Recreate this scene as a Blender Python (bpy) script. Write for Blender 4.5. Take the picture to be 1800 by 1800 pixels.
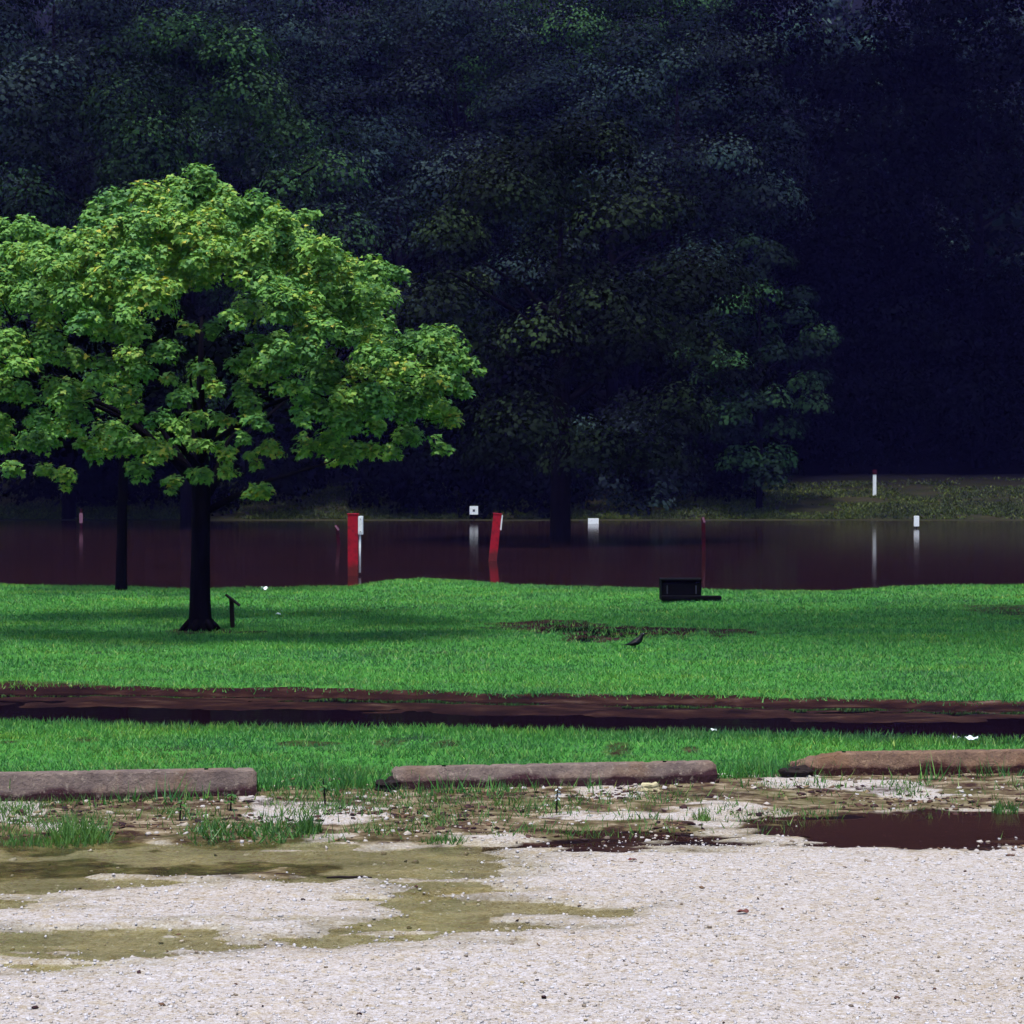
import bpy, bmesh, math, random
import numpy as np
from mathutils import Vector, Matrix

# ---------------------------------------------------------------- clear
for o in list(bpy.data.objects):
    bpy.data.objects.remove(o, do_unlink=True)
S = bpy.context.scene
COL = S.collection
rng = np.random.default_rng(7)
random.seed(7)
R = math.radians

# ---------------------------------------------------------------- camera, sky, sun, exposure
CAM_H, FPX, PITCH = 2.0, 3600.0, math.atan(70 / 3600.0)
cam_d = bpy.data.cameras.new('camera')
cam_d.sensor_width = 36.0
cam_d.lens = 72.0
cam_d.clip_start = 0.1
cam_d.clip_end = 3000
cam = bpy.data.objects.new('camera', cam_d)
COL.objects.link(cam)
cam.location = (0, 0, CAM_H)
cam.rotation_euler = (math.pi / 2 - PITCH, 0, 0)
S.camera = cam

SUN_EL, SUN_AZ = R(75), R(200)          # azimuth measured from +Y towards +X: high, a little behind the camera
W = bpy.data.worlds.new('World')
S.world = W
W.use_nodes = True
wn = W.node_tree
bg = wn.nodes['Background']
sky = wn.nodes.new('ShaderNodeTexSky')
sky.sky_type = 'NISHITA'
sky.sun_disc = False
sky.sun_elevation = SUN_EL
sky.sun_rotation = SUN_AZ
sky.air_density = 1.0
sky.dust_density = 1.5
sky.ozone_density = 1.5
wn.links.new(sky.outputs['Color'], bg.inputs['Color'])
bg.inputs['Strength'].default_value = 0.055
sd_ = bpy.data.lights.new('sun', 'SUN')
sd_.energy = 1.5
sd_.angle = R(14)
sd_.color = (1.0, 0.95, 0.88)
sun = bpy.data.objects.new('sun', sd_)
COL.objects.link(sun)
sdir = Vector((math.sin(SUN_AZ) * math.cos(SUN_EL), math.cos(SUN_AZ) * math.cos(SUN_EL), math.sin(SUN_EL)))
sun.rotation_euler = (-sdir).to_track_quat('-Z', 'Y').to_euler()
sun.location = sdir * 60
S.view_settings.view_transform = 'Standard'
S.view_settings.look = 'None'
S.view_settings.gamma = 1
S.view_settings.exposure = 2.05
S.view_settings.use_curve_mapping = False
S.cycles.use_adaptive_sampling = True
S.cycles.adaptive_threshold = 0.03
S.cycles.max_bounces = 3
S.cycles.diffuse_bounces = 1
S.cycles.glossy_bounces = 2
S.cycles.transmission_bounces = 3
S.cycles.transparent_max_bounces = 12
S.cycles.volume_bounces = 0

# ---------------------------------------------------------------- pixel <-> world (1800 px frame of the photograph)
cp, sp = math.cos(PITCH), math.sin(PITCH)
def ray(u, v):
    a = (u - 900) / FPX; b = (900 - v) / FPX
    return Vector((a, cp + b * sp, -sp + b * cp))
def at(u, v, Y):
    d = ray(u, v); t = Y / d.y
    return Vector((d.x * t, Y, CAM_H + d.z * t))
def gnd(u, v, z=0.0):
    d = ray(u, v); t = (z - CAM_H) / d.z
    return Vector((d.x * t, d.y * t, z))
def px(Y):
    return FPX / Y                      # pixels per metre at depth Y

# ---------------------------------------------------------------- numpy helpers
def _h(ix, iy, s):
    n = (ix.astype(np.int64) * 374761393 + iy.astype(np.int64) * 668265263 + s * 974634541) & 0x7fffffff
    n = ((n ^ (n >> 13)) * 1274126177) & 0x7fffffff
    return ((n ^ (n >> 16)) & 0xffff) / 65535.0
def vnoise(x, y, s=0):
    ix = np.floor(x); iy = np.floor(y); fx = x - ix; fy = y - iy
    fx = fx * fx * (3 - 2 * fx); fy = fy * fy * (3 - 2 * fy)
    a = _h(ix, iy, s); b = _h(ix + 1, iy, s); c = _h(ix, iy + 1, s); d = _h(ix + 1, iy + 1, s)
    return (a * (1 - fx) + b * fx) * (1 - fy) + (c * (1 - fx) + d * fx) * fy
def fbm(x, y, s=0, o=4):
    r = 0; a = .5; t = 0
    for k in range(o):
        r = r + a * vnoise(x, y, s + 11 * k); t += a
        x = x * 2.03 + 5.1; y = y * 2.03 + 1.7; a *= .5
    return r / t
def sstep(a, b, x):
    t = np.clip((x - a) / (b - a), 0, 1)
    return t * t * (3 - 2 * t)
def sdpoly(poly, x, y):
    """signed distance, positive inside"""
    P = np.array(poly, float); n = len(P)
    d = np.full(x.shape, 1e18); ins = np.zeros(x.shape, bool)
    for i in range(n):
        ax, ay = P[i]; bx, by = P[(i + 1) % n]
        ex, ey = bx - ax, by - ay
        t = np.clip(((x - ax) * ex + (y - ay) * ey) / (ex * ex + ey * ey + 1e-12), 0, 1)
        d = np.minimum(d, (x - ax - t * ex) ** 2 + (y - ay - t * ey) ** 2)
        c = ((ay > y) != (by > y)) & (x < (bx - ax) * (y - ay) / (by - ay + 1e-12) + ax)
        ins ^= c
    return np.where(ins, 1, -1) * np.sqrt(d)
def wpoly(pts, z=0.0):
    return [tuple(gnd(u, v, z)[:2]) for u, v in pts]

# ---------------------------------------------------------------- mesh helpers
def np_mesh(name, V, F, attrs=None, smooth=False):
    me = bpy.data.meshes.new(name)
    V = np.ascontiguousarray(V, np.float32); F = np.ascontiguousarray(F, np.int32)
    nf, k = F.shape
    me.vertices.add(len(V)); me.vertices.foreach_set('co', V.ravel())
    me.loops.add(nf * k); me.loops.foreach_set('vertex_index', F.ravel())
    me.polygons.add(nf); me.polygons.foreach_set('loop_start', np.arange(nf, dtype=np.int32) * k)
    if smooth:
        me.polygons.foreach_set('use_smooth', np.ones(nf, bool))
    for an, (dom, arr) in (attrs or {}).items():
        a = me.attributes.new(an, 'FLOAT', dom)
        a.data.foreach_set('value', np.ascontiguousarray(arr, np.float32))
    me.update(calc_edges=True)
    return me
def link(name, me, mat=None, parent=None):
    o = bpy.data.objects.new(name, me)
    COL.objects.link(o)
    if mat is not None and me is not None and not me.materials:
        me.materials.append(mat)
    if parent is not None:
        o.parent = parent
    return o
def tag(o, label=None, cat=None, group=None, kind=None):
    if label: o['label'] = label
    if cat: o['category'] = cat
    if group: o['group'] = group
    if kind: o['kind'] = kind
    return o
def empty(name, loc, label, cat, group=None, rz=0.0):
    o = bpy.data.objects.new(name, None)
    COL.objects.link(o)
    o.empty_display_size = .2
    o.location = loc; o.rotation_euler = (0, 0, rz)
    return tag(o, label, cat, group)
def rotmats(yaw, tilt, ax):
    """random tilt 'tilt' about horizontal axis 'ax', after yaw; arrays -> (n,3,3)"""
    cy, sy = np.cos(yaw), np.sin(yaw)
    Z = np.zeros((len(yaw), 3, 3)); Z[:, 0, 0] = cy; Z[:, 0, 1] = -sy; Z[:, 1, 0] = sy; Z[:, 1, 1] = cy; Z[:, 2, 2] = 1
    kx, ky = np.cos(ax), np.sin(ax); c, s = np.cos(tilt), np.sin(tilt); C = 1 - c
    T = np.zeros_like(Z)
    T[:, 0, 0] = c + kx * kx * C; T[:, 0, 1] = kx * ky * C; T[:, 0, 2] = ky * s
    T[:, 1, 0] = kx * ky * C; T[:, 1, 1] = c + ky * ky * C; T[:, 1, 2] = -kx * s
    T[:, 2, 0] = -ky * s; T[:, 2, 1] = kx * s; T[:, 2, 2] = c
    return T @ Z
def frames(nrm, tip):
    """orthonormal frames with z=nrm, y as close to tip as possible"""
    z = nrm / (np.linalg.norm(nrm, axis=1, keepdims=True) + 1e-9)
    y = tip - (tip * z).sum(1, keepdims=True) * z
    y = y / (np.linalg.norm(y, axis=1, keepdims=True) + 1e-9)
    x = np.cross(y, z)
    return np.stack([x, y, z], axis=2)
def scatter(baseV, baseF, pos, rot, scl):
    """scl (n,) or (n,3); returns V,F"""
    n = len(pos); nv = len(baseV)
    if np.ndim(scl) == 1: scl = np.repeat(scl[:, None], 3, 1)
    V = np.einsum('nij,nkj->nki', rot, baseV[None] * scl[:, None, :]) + pos[:, None, :]
    F = baseF[None] + (np.arange(n) * nv)[:, None, None]
    return V.reshape(-1, 3), F.reshape(-1, baseF.shape[1])

class MB:
    def __init__(s): s.v = []; s.f = []
    def tube(s, pts, rad, n=8, cap=True, jit=0.0):
        pts = [Vector(p) for p in pts]; b0 = len(s.v)
        up = Vector((0.13, 0.97, 0.21))
        for i, p in enumerate(pts):
            d = (pts[min(i + 1, len(pts) - 1)] - pts[max(i - 1, 0)]).normalized()
            a = d.cross(up)
            if a.length < 1e-3: a = d.cross(Vector((1, 0, 0)))
            a.normalize(); b = d.cross(a)
            for k in range(n):
                t = 2 * math.pi * k / n; r = rad[i] * (1 + jit * random.uniform(-1, 1))
                s.v.append(p + a * (r * math.cos(t)) + b * (r * math.sin(t)))
        for i in range(len(pts) - 1):
            for k in range(n):
                k2 = (k + 1) % n
                s.f.append((b0 + i * n + k, b0 + i * n + k2, b0 + (i + 1) * n + k2, b0 + (i + 1) * n + k))
        if cap:
            s.f.append(tuple(b0 + k for k in range(n))[::-1])
            s.f.append(tuple(b0 + (len(pts) - 1) * n + k for k in range(n)))
        return s
    def box(s, c, d, M=None):
        b0 = len(s.v); c = Vector(c)
        for z in (-1, 1):
            for x, y in ((-1, -1), (1, -1), (1, 1), (-1, 1)):
                p = Vector((x * d[0] / 2, y * d[1] / 2, z * d[2] / 2))
                if M is not None: p = M @ p
                s.v.append(c + p)
        for f in ((3, 2, 1, 0), (4, 5, 6, 7), (0, 1, 5, 4), (1, 2, 6, 5), (2, 3, 7, 6), (3, 0, 4, 7)):
            s.f.append(tuple(b0 + i for i in f))
        return s
    def mesh(s, name, smooth=False, bevel=0.0):
        me = bpy.data.meshes.new(name)
        me.from_pydata([tuple(v) for v in s.v], [], s.f)
        if bevel > 0:
            bm = bmesh.new(); bm.from_mesh(me)
            bmesh.ops.bevel(bm, geom=bm.edges[:], offset=bevel, segments=2, affect='EDGES', profile=.6)
            bm.to_mesh(me); bm.free()
        if smooth:
            for p in me.polygons: p.use_smooth = True
        me.update()
        return me
    def build(s, name, mat, parent=None, smooth=False, bevel=0.0):
        return link(name, s.mesh(name, smooth, bevel), mat, parent)

# ---------------------------------------------------------------- materials
class NT:
    def __init__(s, name):
        s.m = bpy.data.materials.new(name); s.m.use_nodes = True
        s.t = s.m.node_tree; s.b = s.t.nodes['Principled BSDF']; s.out = s.t.nodes['Material Output']
    def n(s, ty, **kw):
        nd = s.t.nodes.new(ty)
        for k, v in kw.items():
            if k in nd.inputs: s.set(nd.inputs[k], v)
            else: setattr(nd, k, v)
        return nd
    def set(s, sock, v):
        if isinstance(v, bpy.types.NodeSocket): s.t.links.new(v, sock)
        elif isinstance(v, bpy.types.Node): s.t.links.new(v.outputs[0], sock)
        else:
            if isinstance(v, tuple) and len(v) == 3 and sock.type == 'RGBA': v = v + (1,)
            sock.default_value = v
    def pos(s, obj=False):
        if obj: return s.n('ShaderNodeTexCoord').outputs['Object']
        return s.n('ShaderNodeNewGeometry').outputs['Position']
    def noise(s, vec, scale, detail=4, rough=.55, scl=None):
        if scl is not None:
            mp = s.n('ShaderNodeMapping'); s.set(mp.inputs['Vector'], vec); mp.inputs['Scale'].default_value = scl; vec = mp.outputs[0]
        nd = s.n('ShaderNodeTexNoise'); s.set(nd.inputs['Vector'], vec)
        nd.inputs['Scale'].default_value = scale; nd.inputs['Detail'].default_value = detail; nd.inputs['Roughness'].default_value = rough
        return nd.outputs['Fac']
    def vor(s, vec, scale, out='Color'):
        nd = s.n('ShaderNodeTexVoronoi'); s.set(nd.inputs['Vector'], vec); nd.inputs['Scale'].default_value = scale
        return nd.outputs[out]
    def ramp(s, fac, stops, interp='LINEAR'):
        nd = s.n('ShaderNodeValToRGB'); s.set(nd.inputs[0], fac); cr = nd.color_ramp; cr.interpolation = interp
        while len(cr.elements) < len(stops): cr.elements.new(.5)
        for e, (p, c) in zip(cr.elements, stops):
            e.position = p; e.color = (c, c, c, 1) if isinstance(c, (int, float)) else tuple(c) + (1,)
        return nd.outputs[0]
    def mix(s, fac, a, b, mode='MIX'):
        nd = s.n('ShaderNodeMix', data_type='RGBA', blend_type=mode)
        s.set(nd.inputs[0], fac); s.set(nd.inputs[6], a); s.set(nd.inputs[7], b)
        return nd.outputs[2]
    def math(s, op, a, b=0.0, clamp=False):
        nd = s.n('ShaderNodeMath', operation=op, use_clamp=clamp); s.set(nd.inputs[0], a); s.set(nd.inputs[1], b)
        return nd.outputs[0]
    def attr(s, name):
        return s.n('ShaderNodeAttribute', attribute_name=name).outputs['Fac']
    def bump(s, h, strength=.3, dist=.02):
        nd = s.n('ShaderNodeBump'); nd.inputs['Strength'].default_value = strength; nd.inputs['Distance'].default_value = dist
        s.set(nd.inputs['Height'], h); s.set(s.b.inputs['Normal'], nd.outputs[0]); return nd.outputs[0]
    def base(s, col, rough=.7, spec=.5):
        s.set(s.b.inputs['Base Color'], col); s.set(s.b.inputs['Roughness'], rough); s.set(s.b.inputs['Specular IOR Level'], spec)
        return s

def leaf_mat(name, stops, transl=.3, rough=.5, spec=.3, big=None):
    """stops: colours along the per-leaf random attribute"""
    t = NT(name)
    col = t.ramp(t.attr('rnd'), stops)
    if big is not None:
        nz = t.noise(t.pos(), big[0], 2)
        col = t.mix(t.ramp(nz, [(.40, 0.0), (.62, 1.0)]), col, t.mix(1.0, col, big[1], 'MULTIPLY'))
    t.base(col, rough, spec)
    tr = t.n('ShaderNodeBsdfTranslucent')
    t.set(tr.inputs['Color'], t.mix(1.0, col, (1.25, 1.15, .5), 'MULTIPLY'))
    ms = t.n('ShaderNodeMixShader'); ms.inputs[0].default_value = transl
    t.t.links.new(t.b.outputs[0], ms.inputs[1]); t.t.links.new(tr.outputs[0], ms.inputs[2])
    t.t.links.new(ms.outputs[0], t.out.inputs['Surface'])
    return t.m

M = {}
M['leaf_near'] = leaf_mat('leaf_near', [(0, (.032, .112, .034)), (.35, (.072, .20, .044)), (.7, (.145, .305, .052)), (.93, (.27, .37, .056)), (1, (.38, .36, .055))], .22, .55, .2)
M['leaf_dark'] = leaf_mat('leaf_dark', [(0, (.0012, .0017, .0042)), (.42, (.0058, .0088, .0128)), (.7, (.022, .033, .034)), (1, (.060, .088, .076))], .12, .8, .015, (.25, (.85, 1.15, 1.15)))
M['leaf_shaded'] = leaf_mat('leaf_shaded', [(0, (.0004, .0006, .0012)), (.82, (.0012, .0020, .0030)), (.93, (.005, .010, .009)), (1, (.03, .075, .045))], .05, .8, .005)  # near black: shade of the wood put into the leaf colour
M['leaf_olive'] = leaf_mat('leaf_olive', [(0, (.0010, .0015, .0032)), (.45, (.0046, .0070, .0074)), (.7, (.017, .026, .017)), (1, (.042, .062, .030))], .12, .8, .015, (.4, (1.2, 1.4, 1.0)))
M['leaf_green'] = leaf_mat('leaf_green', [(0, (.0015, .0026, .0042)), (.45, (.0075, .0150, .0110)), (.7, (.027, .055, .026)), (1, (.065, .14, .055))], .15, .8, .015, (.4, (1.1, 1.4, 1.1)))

t = NT('bark'); p = t.pos(True)
t.base(t.ramp(t.noise(p, 9, 5, scl=(1, 1, .25)), [(.3, (.0012, .001, .0028)), (.7, (.0045, .0038, .007))]), .95, .02)
t.bump(t.noise(p, 22, 5, scl=(1, 1, .2)), .8, .03); M['bark'] = t.m

t = NT('red_paint'); p = t.pos(True)
c = t.mix(t.ramp(t.noise(p, 14, 5), [(.50, 0.0), (.66, .75)]), (.26, .006, .017), (.12, .006, .012))
sx = t.n('ShaderNodeSeparateXYZ'); t.set(sx.inputs[0], p)
lv = t.math('ADD', sx.outputs[2], t.math('MULTIPLY', t.math('SUBTRACT', t.noise(p, 9, 5), .5), .35))
c = t.mix(t.ramp(lv, [(.16, .75), (.30, 0.0)]), c, (.035, .012, .010))            # flood mud line
t.base(c, .6, .12); M['red'] = t.m
t = NT('dark_red_paint'); p = t.pos(True)
t.base(t.mix(t.ramp(t.noise(p, 14, 5), [(.45, 0.0), (.62, 1.0)]), (.030, .003, .007), (.012, .003, .005)), .8, .04); M['dark_red'] = t.m
t = NT('pale_box'); p = t.pos(True)
t.base(t.mix(t.ramp(t.noise(p, 9, 4), [(.5, 0.0), (.75, 1.0)]), (.62, .68, .70), (.42, .44, .45)), .45, .4); M['pale'] = t.m
t = NT('white_paint'); p = t.pos(True)
t.base(t.mix(t.ramp(t.noise(p, 11, 4), [(.55, 0.0), (.8, 1.0)]), (.62, .66, .68), (.42, .42, .42)), .45, .4); M['white'] = t.m
t = NT('pink_reflector'); p = t.pos(True)
t.base(t.mix(t.noise(p, 20), (.22, .10, .14), (.14, .07, .11)), .6, .15); M['pink'] = t.m
t = NT('black_iron'); p = t.pos(True)
t.base(t.mix(t.ramp(t.noise(p, 12, 5), [(.5, 0.0), (.7, 1.0)]), (.0015, .0015, .003), (.003, .0025, .003)), .8, .05); M['iron'] = t.m
t = NT('grey_metal'); p = t.pos(True)
t.base(t.mix(t.noise(p, 30), (.01, .01, .02), (.03, .03, .05)), .5, .5); M['greymetal'] = t.m
t = NT('weathered_wood'); p = t.pos(True)
t.base(t.mix(t.noise(p, 18, 5, scl=(1, 1, .2)), (.004, .003, .005), (.02, .012, .011)), .9, .2); M['wood'] = t.m
t = NT('plumage'); p = t.pos(True)
t.base(t.mix(t.noise(p, 40), (.0015, .0015, .003), (.003, .0025, .007)), .5, .15); M['plumage'] = t.m
t = NT('plastic_scrap'); p = t.pos(True)
t.base(t.mix(t.noise(p, 25), (.6, .64, .66), (.4, .5, .55)), .4, .4); M['scrap'] = t.m
t = NT('limestone'); p = t.pos(True)
t.base(t.mix(t.noise(p, 15, 5), (.46, .42, .26), (.26, .22, .13)), .85, .3); t.bump(t.noise(p, 40, 4), .5, .01); M['rock'] = t.m
t = NT('red_brown_leaf'); p = t.pos(True)
t.base(t.mix(t.noise(p, 30), (.13, .035, .025), (.06, .02, .018)), .7, .3); M['redleaf'] = t.m

# concrete wheel stops: cement, mud-splashed foot, hairline cracks
def stop_material(name, tint):
    t = NT(name); p = t.pos(True)
    c = t.ramp(t.noise(p, 7, 6), [(.3, (.095, .074, .070)), (.55, (.15, .118, .106)), (.75, (.20, .16, .135))])
    c = t.mix(t.ramp(t.noise(p, 3.0, 4), [(.52, 0.0), (.68, .55)]), c, (.15, .095, .06))
    sx = t.n('ShaderNodeSeparateXYZ'); t.set(sx.inputs[0], p)
    edge = t.math('ADD', sx.outputs[2], t.math('MULTIPLY', t.math('SUBTRACT', t.noise(p, 5, 5), .5), .16))
    c = t.mix(t.ramp(edge, [(.050, .94), (.085, 0.0)]), c, (.030, .010, .016))
    c = t.mix(t.ramp(t.noise(p, 60, 3), [(.62, 0.0), (.72, .6)]), c, (.05, .04, .04))
    vn = t.n('ShaderNodeTexVoronoi', feature='DISTANCE_TO_EDGE'); t.set(vn.inputs['Vector'], t.mix(.12, p, t.n('ShaderNodeTexNoise', Scale=6.0).outputs['Color'])); vn.inputs['Scale'].default_value = 1.7
    c = t.mix(t.ramp(vn.outputs['Distance'], [(.002, .6), (.007, 0.0)]), c, (.03, .02, .02))
    c = t.mix(t.ramp(t.noise(p, 26, 5, .7), [(.56, 0.0), (.66, .7)]), c, (.26, .22, .18))
    c = t.mix(1.0, c, tint, 'MULTIPLY'); t.base(c, .92, .1); t.bump(t.noise(p, 38, 6, .7), .9, .02); return t.m
M['stop'] = stop_material('stop_concrete', (1.0, .97, .97))
M['stop_brown'] = stop_material('stop_concrete_brown', (1.0, .80, .64))

# grass blades
t = NT('grass_blade')
c = t.ramp(t.attr('rnd'), [(0, (.036, .135, .032)), (.5, (.066, .26, .042)), (.85, (.110, .33, .050)), (1, (.22, .35, .07))])
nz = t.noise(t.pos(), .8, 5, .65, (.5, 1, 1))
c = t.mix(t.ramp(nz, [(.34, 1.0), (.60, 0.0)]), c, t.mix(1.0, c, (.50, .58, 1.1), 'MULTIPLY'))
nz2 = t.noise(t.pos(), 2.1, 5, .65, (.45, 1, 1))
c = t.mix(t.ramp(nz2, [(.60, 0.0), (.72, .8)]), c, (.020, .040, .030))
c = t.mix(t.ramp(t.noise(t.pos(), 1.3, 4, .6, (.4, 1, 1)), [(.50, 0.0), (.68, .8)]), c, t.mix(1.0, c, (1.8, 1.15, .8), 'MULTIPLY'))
t.base(c, .55, .25)
tr = t.n('ShaderNodeBsdfTranslucent'); t.set(tr.inputs['Color'], c)
ms = t.n('ShaderNodeMixShader'); ms.inputs[0].default_value = .3
t.t.links.new(t.b.outputs[0], ms.inputs[1]); t.t.links.new(tr.outputs[0], ms.inputs[2]); t.t.links.new(ms.outputs[0], t.out.inputs['Surface'])
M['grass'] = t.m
M['bank_grass'] = leaf_mat('bank_grass', [(0, (.010, .015, .010)), (.5, (.026, .040, .014)), (.85, (.042, .062, .017)), (1, (.08, .085, .025))], .2, .7, .2, (.3, (1.5, 1.5, .9)))
M['weed'] = leaf_mat('weed', [(0, (.03, .09, .028)), (.5, (.06, .16, .035)), (.85, (.10, .21, .045)), (1, (.20, .22, .07))], .3, .5, .3)

# stones
t = NT('crushed_stone')
c = t.ramp(t.attr('rnd'), [(0, (.12, .09, .07)), (.010, (.16, .12, .08)), (.05, (.42, .36, .28)), (.25, (.48, .45, .41)), (.6, (.52, .50, .49)), (.88, (.56, .55, .56)), (1, (.63, .63, .64))])
c = t.mix(t.ramp(t.noise(t.pos(), 90, 3), [(.4, 0.0), (.75, .35)]), c, (.36, .30, .22))
c = t.mix(1.0, c, (.70, .70, .745), 'MULTIPLY')
t.base(c, .8, .3); M['stone'] = t.m
t = NT('litter_bits')
t.base(t.ramp(t.attr('rnd'), [(0, (.012, .005, .008)), (.45, (.035, .014, .015)), (.7, (.07, .035, .024)), (.88, (.14, .09, .05)), (1, (.22, .18, .11))]), .85, .2)
M['litter'] = t.m

# waters
def water_mat(name, col, clear, rip_scale, rip, rough=.03, tint=None, stretch=(1, 1, 1)):
    t = NT(name); p = t.pos()
    nd = t.n('ShaderNodeBump'); nd.inputs['Strength'].default_value = rip; nd.inputs['Distance'].default_value = .02
    t.set(nd.inputs['Height'], t.noise(p, rip_scale, 3, .5, stretch))
    fr = t.n('ShaderNodeFresnel'); fr.inputs['IOR'].default_value = 1.33; t.set(fr.inputs['Normal'], nd.outputs[0])
    gl = t.n('ShaderNodeBsdfGlossy'); gl.inputs['Roughness'].default_value = rough; t.set(gl.inputs['Normal'], nd.outputs[0])
    df = t.n('ShaderNodeBsdfDiffuse')
    t.set(df.inputs['Color'], t.mix(t.ramp(t.noise(p, .35, 4, .6, (.25, 1, 1)), [(.35, 0.0), (.65, 1.0)]), col, tuple(x * .62 for x in col)))
    tp = t.n('ShaderNodeBsdfTransparent'); t.set(tp.inputs['Color'], tint or (1, 1, 1))
    m1 = t.n('ShaderNodeMixShader'); m1.inputs[0].default_value = clear
    t.t.links.new(df.outputs[0], m1.inputs[1]); t.t.links.new(tp.outputs[0], m1.inputs[2])
    m2 = t.n('ShaderNodeMixShader'); t.t.links.new(fr.outputs[0], m2.inputs[0])
    t.t.links.new(m1.outputs[0], m2.inputs[1]); t.t.links.new(gl.outputs[0], m2.inputs[2])
    t.t.links.new(m2.outputs[0], t.out.inputs['Surface'])
    return t.m
M['flood'] = water_mat('flood_water', (.028, .0095, .011), 0.0, 5.0, .08, .085, None, (.35, 1, 1))
M['track_water'] = water_mat('track_water', (.008, .003, .007), .15, 9.0, .05, .03, (.5, .35, .3), (.5, 1, 1))
M['puddle_olive'] = water_mat('puddle_olive', (.20, .20, .13), .90, 10.0, .10, .03, (.96, .95, .80), (.5, 1, 1))
M['puddle_red'] = water_mat('puddle_red', (.055, .024, .022), .40, 10.0, .08, .04, (.5, .3, .25), (.5, 1, 1))

# ground
t = NT('ground_surface'); p = t.pos()
grit = t.n('ShaderNodeSeparateColor'); t.set(grit.inputs[0], t.vor(p, 55)); g1 = grit.outputs[0]
grit2 = t.n('ShaderNodeSeparateColor'); t.set(grit2.inputs[0], t.vor(p, 150)); g2 = grit2.outputs[0]
gcol = t.mix(.5, t.ramp(g1, [(0, (.20, .15, .11)), (.10, (.36, .31, .24)), (.5, (.45, .415, .38)), (.9, (.52, .495, .49)), (1, (.66, .65, .66))]),
             t.ramp(g2, [(0, (.16, .12, .09)), (.2, (.38, .34, .28)), (.7, (.49, .46, .44)), (1, (.60, .59, .60))]))
gcol = t.mix(t.ramp(t.noise(p, 1.6, 4), [(.5, 0.0), (.75, .35)]), gcol, t.mix(1.0, gcol, (.92, .82, .66), 'MULTIPLY'))
dn = t.noise(p, 9, 6, .65, (.6, 1, 1))
dcol = t.ramp(dn, [(.30, (.030, .014, .018)), (.42, (.075, .045, .036)), (.50, (.17, .135, .085)), (.60, (.36, .31, .23)), (.70, (.52, .47, .40))])
dcol = t.mix(t.ramp(t.noise(p, 3.1, 5), [(.48, 0.0), (.64, .7)]), dcol, (.11, .12, .045))
mcol = t.ramp(t.noise(p, 6, 6, .6, (.4, 1, 1)), [(.34, (.007, .002, .005)), (.52, (.022, .008, .008)), (.64, (.044, .022, .018)), (.76, (.10, .066, .054))])
scol = t.ramp(t.noise(p, 12, 4), [(.3, (.030, .12, .024)), (.7, (.052, .19, .032))])
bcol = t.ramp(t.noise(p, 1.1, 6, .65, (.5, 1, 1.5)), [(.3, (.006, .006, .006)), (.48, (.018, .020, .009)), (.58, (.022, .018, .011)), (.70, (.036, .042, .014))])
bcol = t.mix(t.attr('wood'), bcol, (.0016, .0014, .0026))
def soft(a, lo=.35, hi=.65, amp=.5, sc=14):
    return t.ramp(t.math('ADD', a, t.math('MULTIPLY', t.math('SUBTRACT', t.noise(p, sc, 5, .65), .5), amp)), [(lo, 0.0), (hi, 1.0)])
gcol = t.mix(t.ramp(t.noise(p, 14, 5, .65), [(.50, 0.0), (.68, .75)]), gcol, t.mix(1.0, gcol, (.88, .80, .58), 'MULTIPLY'))
gcol = t.mix(1.0, gcol, (.70, .70, .745), 'MULTIPLY')
gcol = t.mix(t.ramp(t.noise(p, .7, 5, .6, (.5, 1, 1)), [(.42, .0), (.62, .5)]), gcol, t.mix(1.0, gcol, (.90, .87, .80), 'MULTIPLY'))
dcol = t.mix(1.0, dcol, (.58, .55, .52), 'MULTIPLY')
col = t.mix(soft(t.attr('grav'), amp=.8), dcol, gcol)
col = t.mix(soft(t.attr('mud'), amp=.7), col, mcol)
col = t.mix(soft(t.attr('turf'), amp=.5), col, scol)
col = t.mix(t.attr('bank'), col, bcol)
col = t.mix(t.math('MULTIPLY', t.attr('wet'), .72), col, t.mix(1.0, col, t.mix(t.ramp(t.noise(p, 4.5, 6, .7, (.35, 1, 1)), [(.36, 0.0), (.62, 1.0)]), (.19, .18, .09), (.80, .78, .58)), 'MULTIPLY'))
t.base(col, t.ramp(t.attr('wet'), [(0, .9), (1, .7)]), .04)
t.bump(t.math('ADD', t.vor(p, 55, 'Distance'), t.noise(p, 60, 4)), .5, .012)
M['ground'] = t.m

# ---------------------------------------------------------------- ground sheet
def gravel_line(x): return np.interp(x, [-4, -2.6, -1.0, -.35, .1, 1.2, 3.5], [9.95, 9.95, 10.1, 10.55, 10.9, 11.05, 11.0])
WATER_Z = -0.12
shore_px = [(-900, 1020), (-300, 1022), (0, 1029), (200, 1033), (340, 1037), (500, 1037), (620, 1034), (680, 1023), (750, 1019), (830, 1023), (900, 1032),
            (1140, 1036), (1300, 1043), (1480, 1041), (1560, 1033), (1800, 1031), (2100, 1026), (2700, 1026)]
_sh = [gnd(u, v + 13, WATER_Z) for u, v in shore_px]
_shx = np.array([p_.x for p_ in _sh]); _shy = np.array([p_.y for p_ in _sh])
def shore(x): return np.interp(x, _shx, _shy)
PUD_A = wpoly([(-500, 1462), (0, 1468), (300, 1470), (640, 1474), (900, 1486), (930, 1512), (850, 1545), (820, 1565), (640, 1549), (420, 1540), (230, 1545), (190, 1570), (60, 1578), (-400, 1590)])
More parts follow.
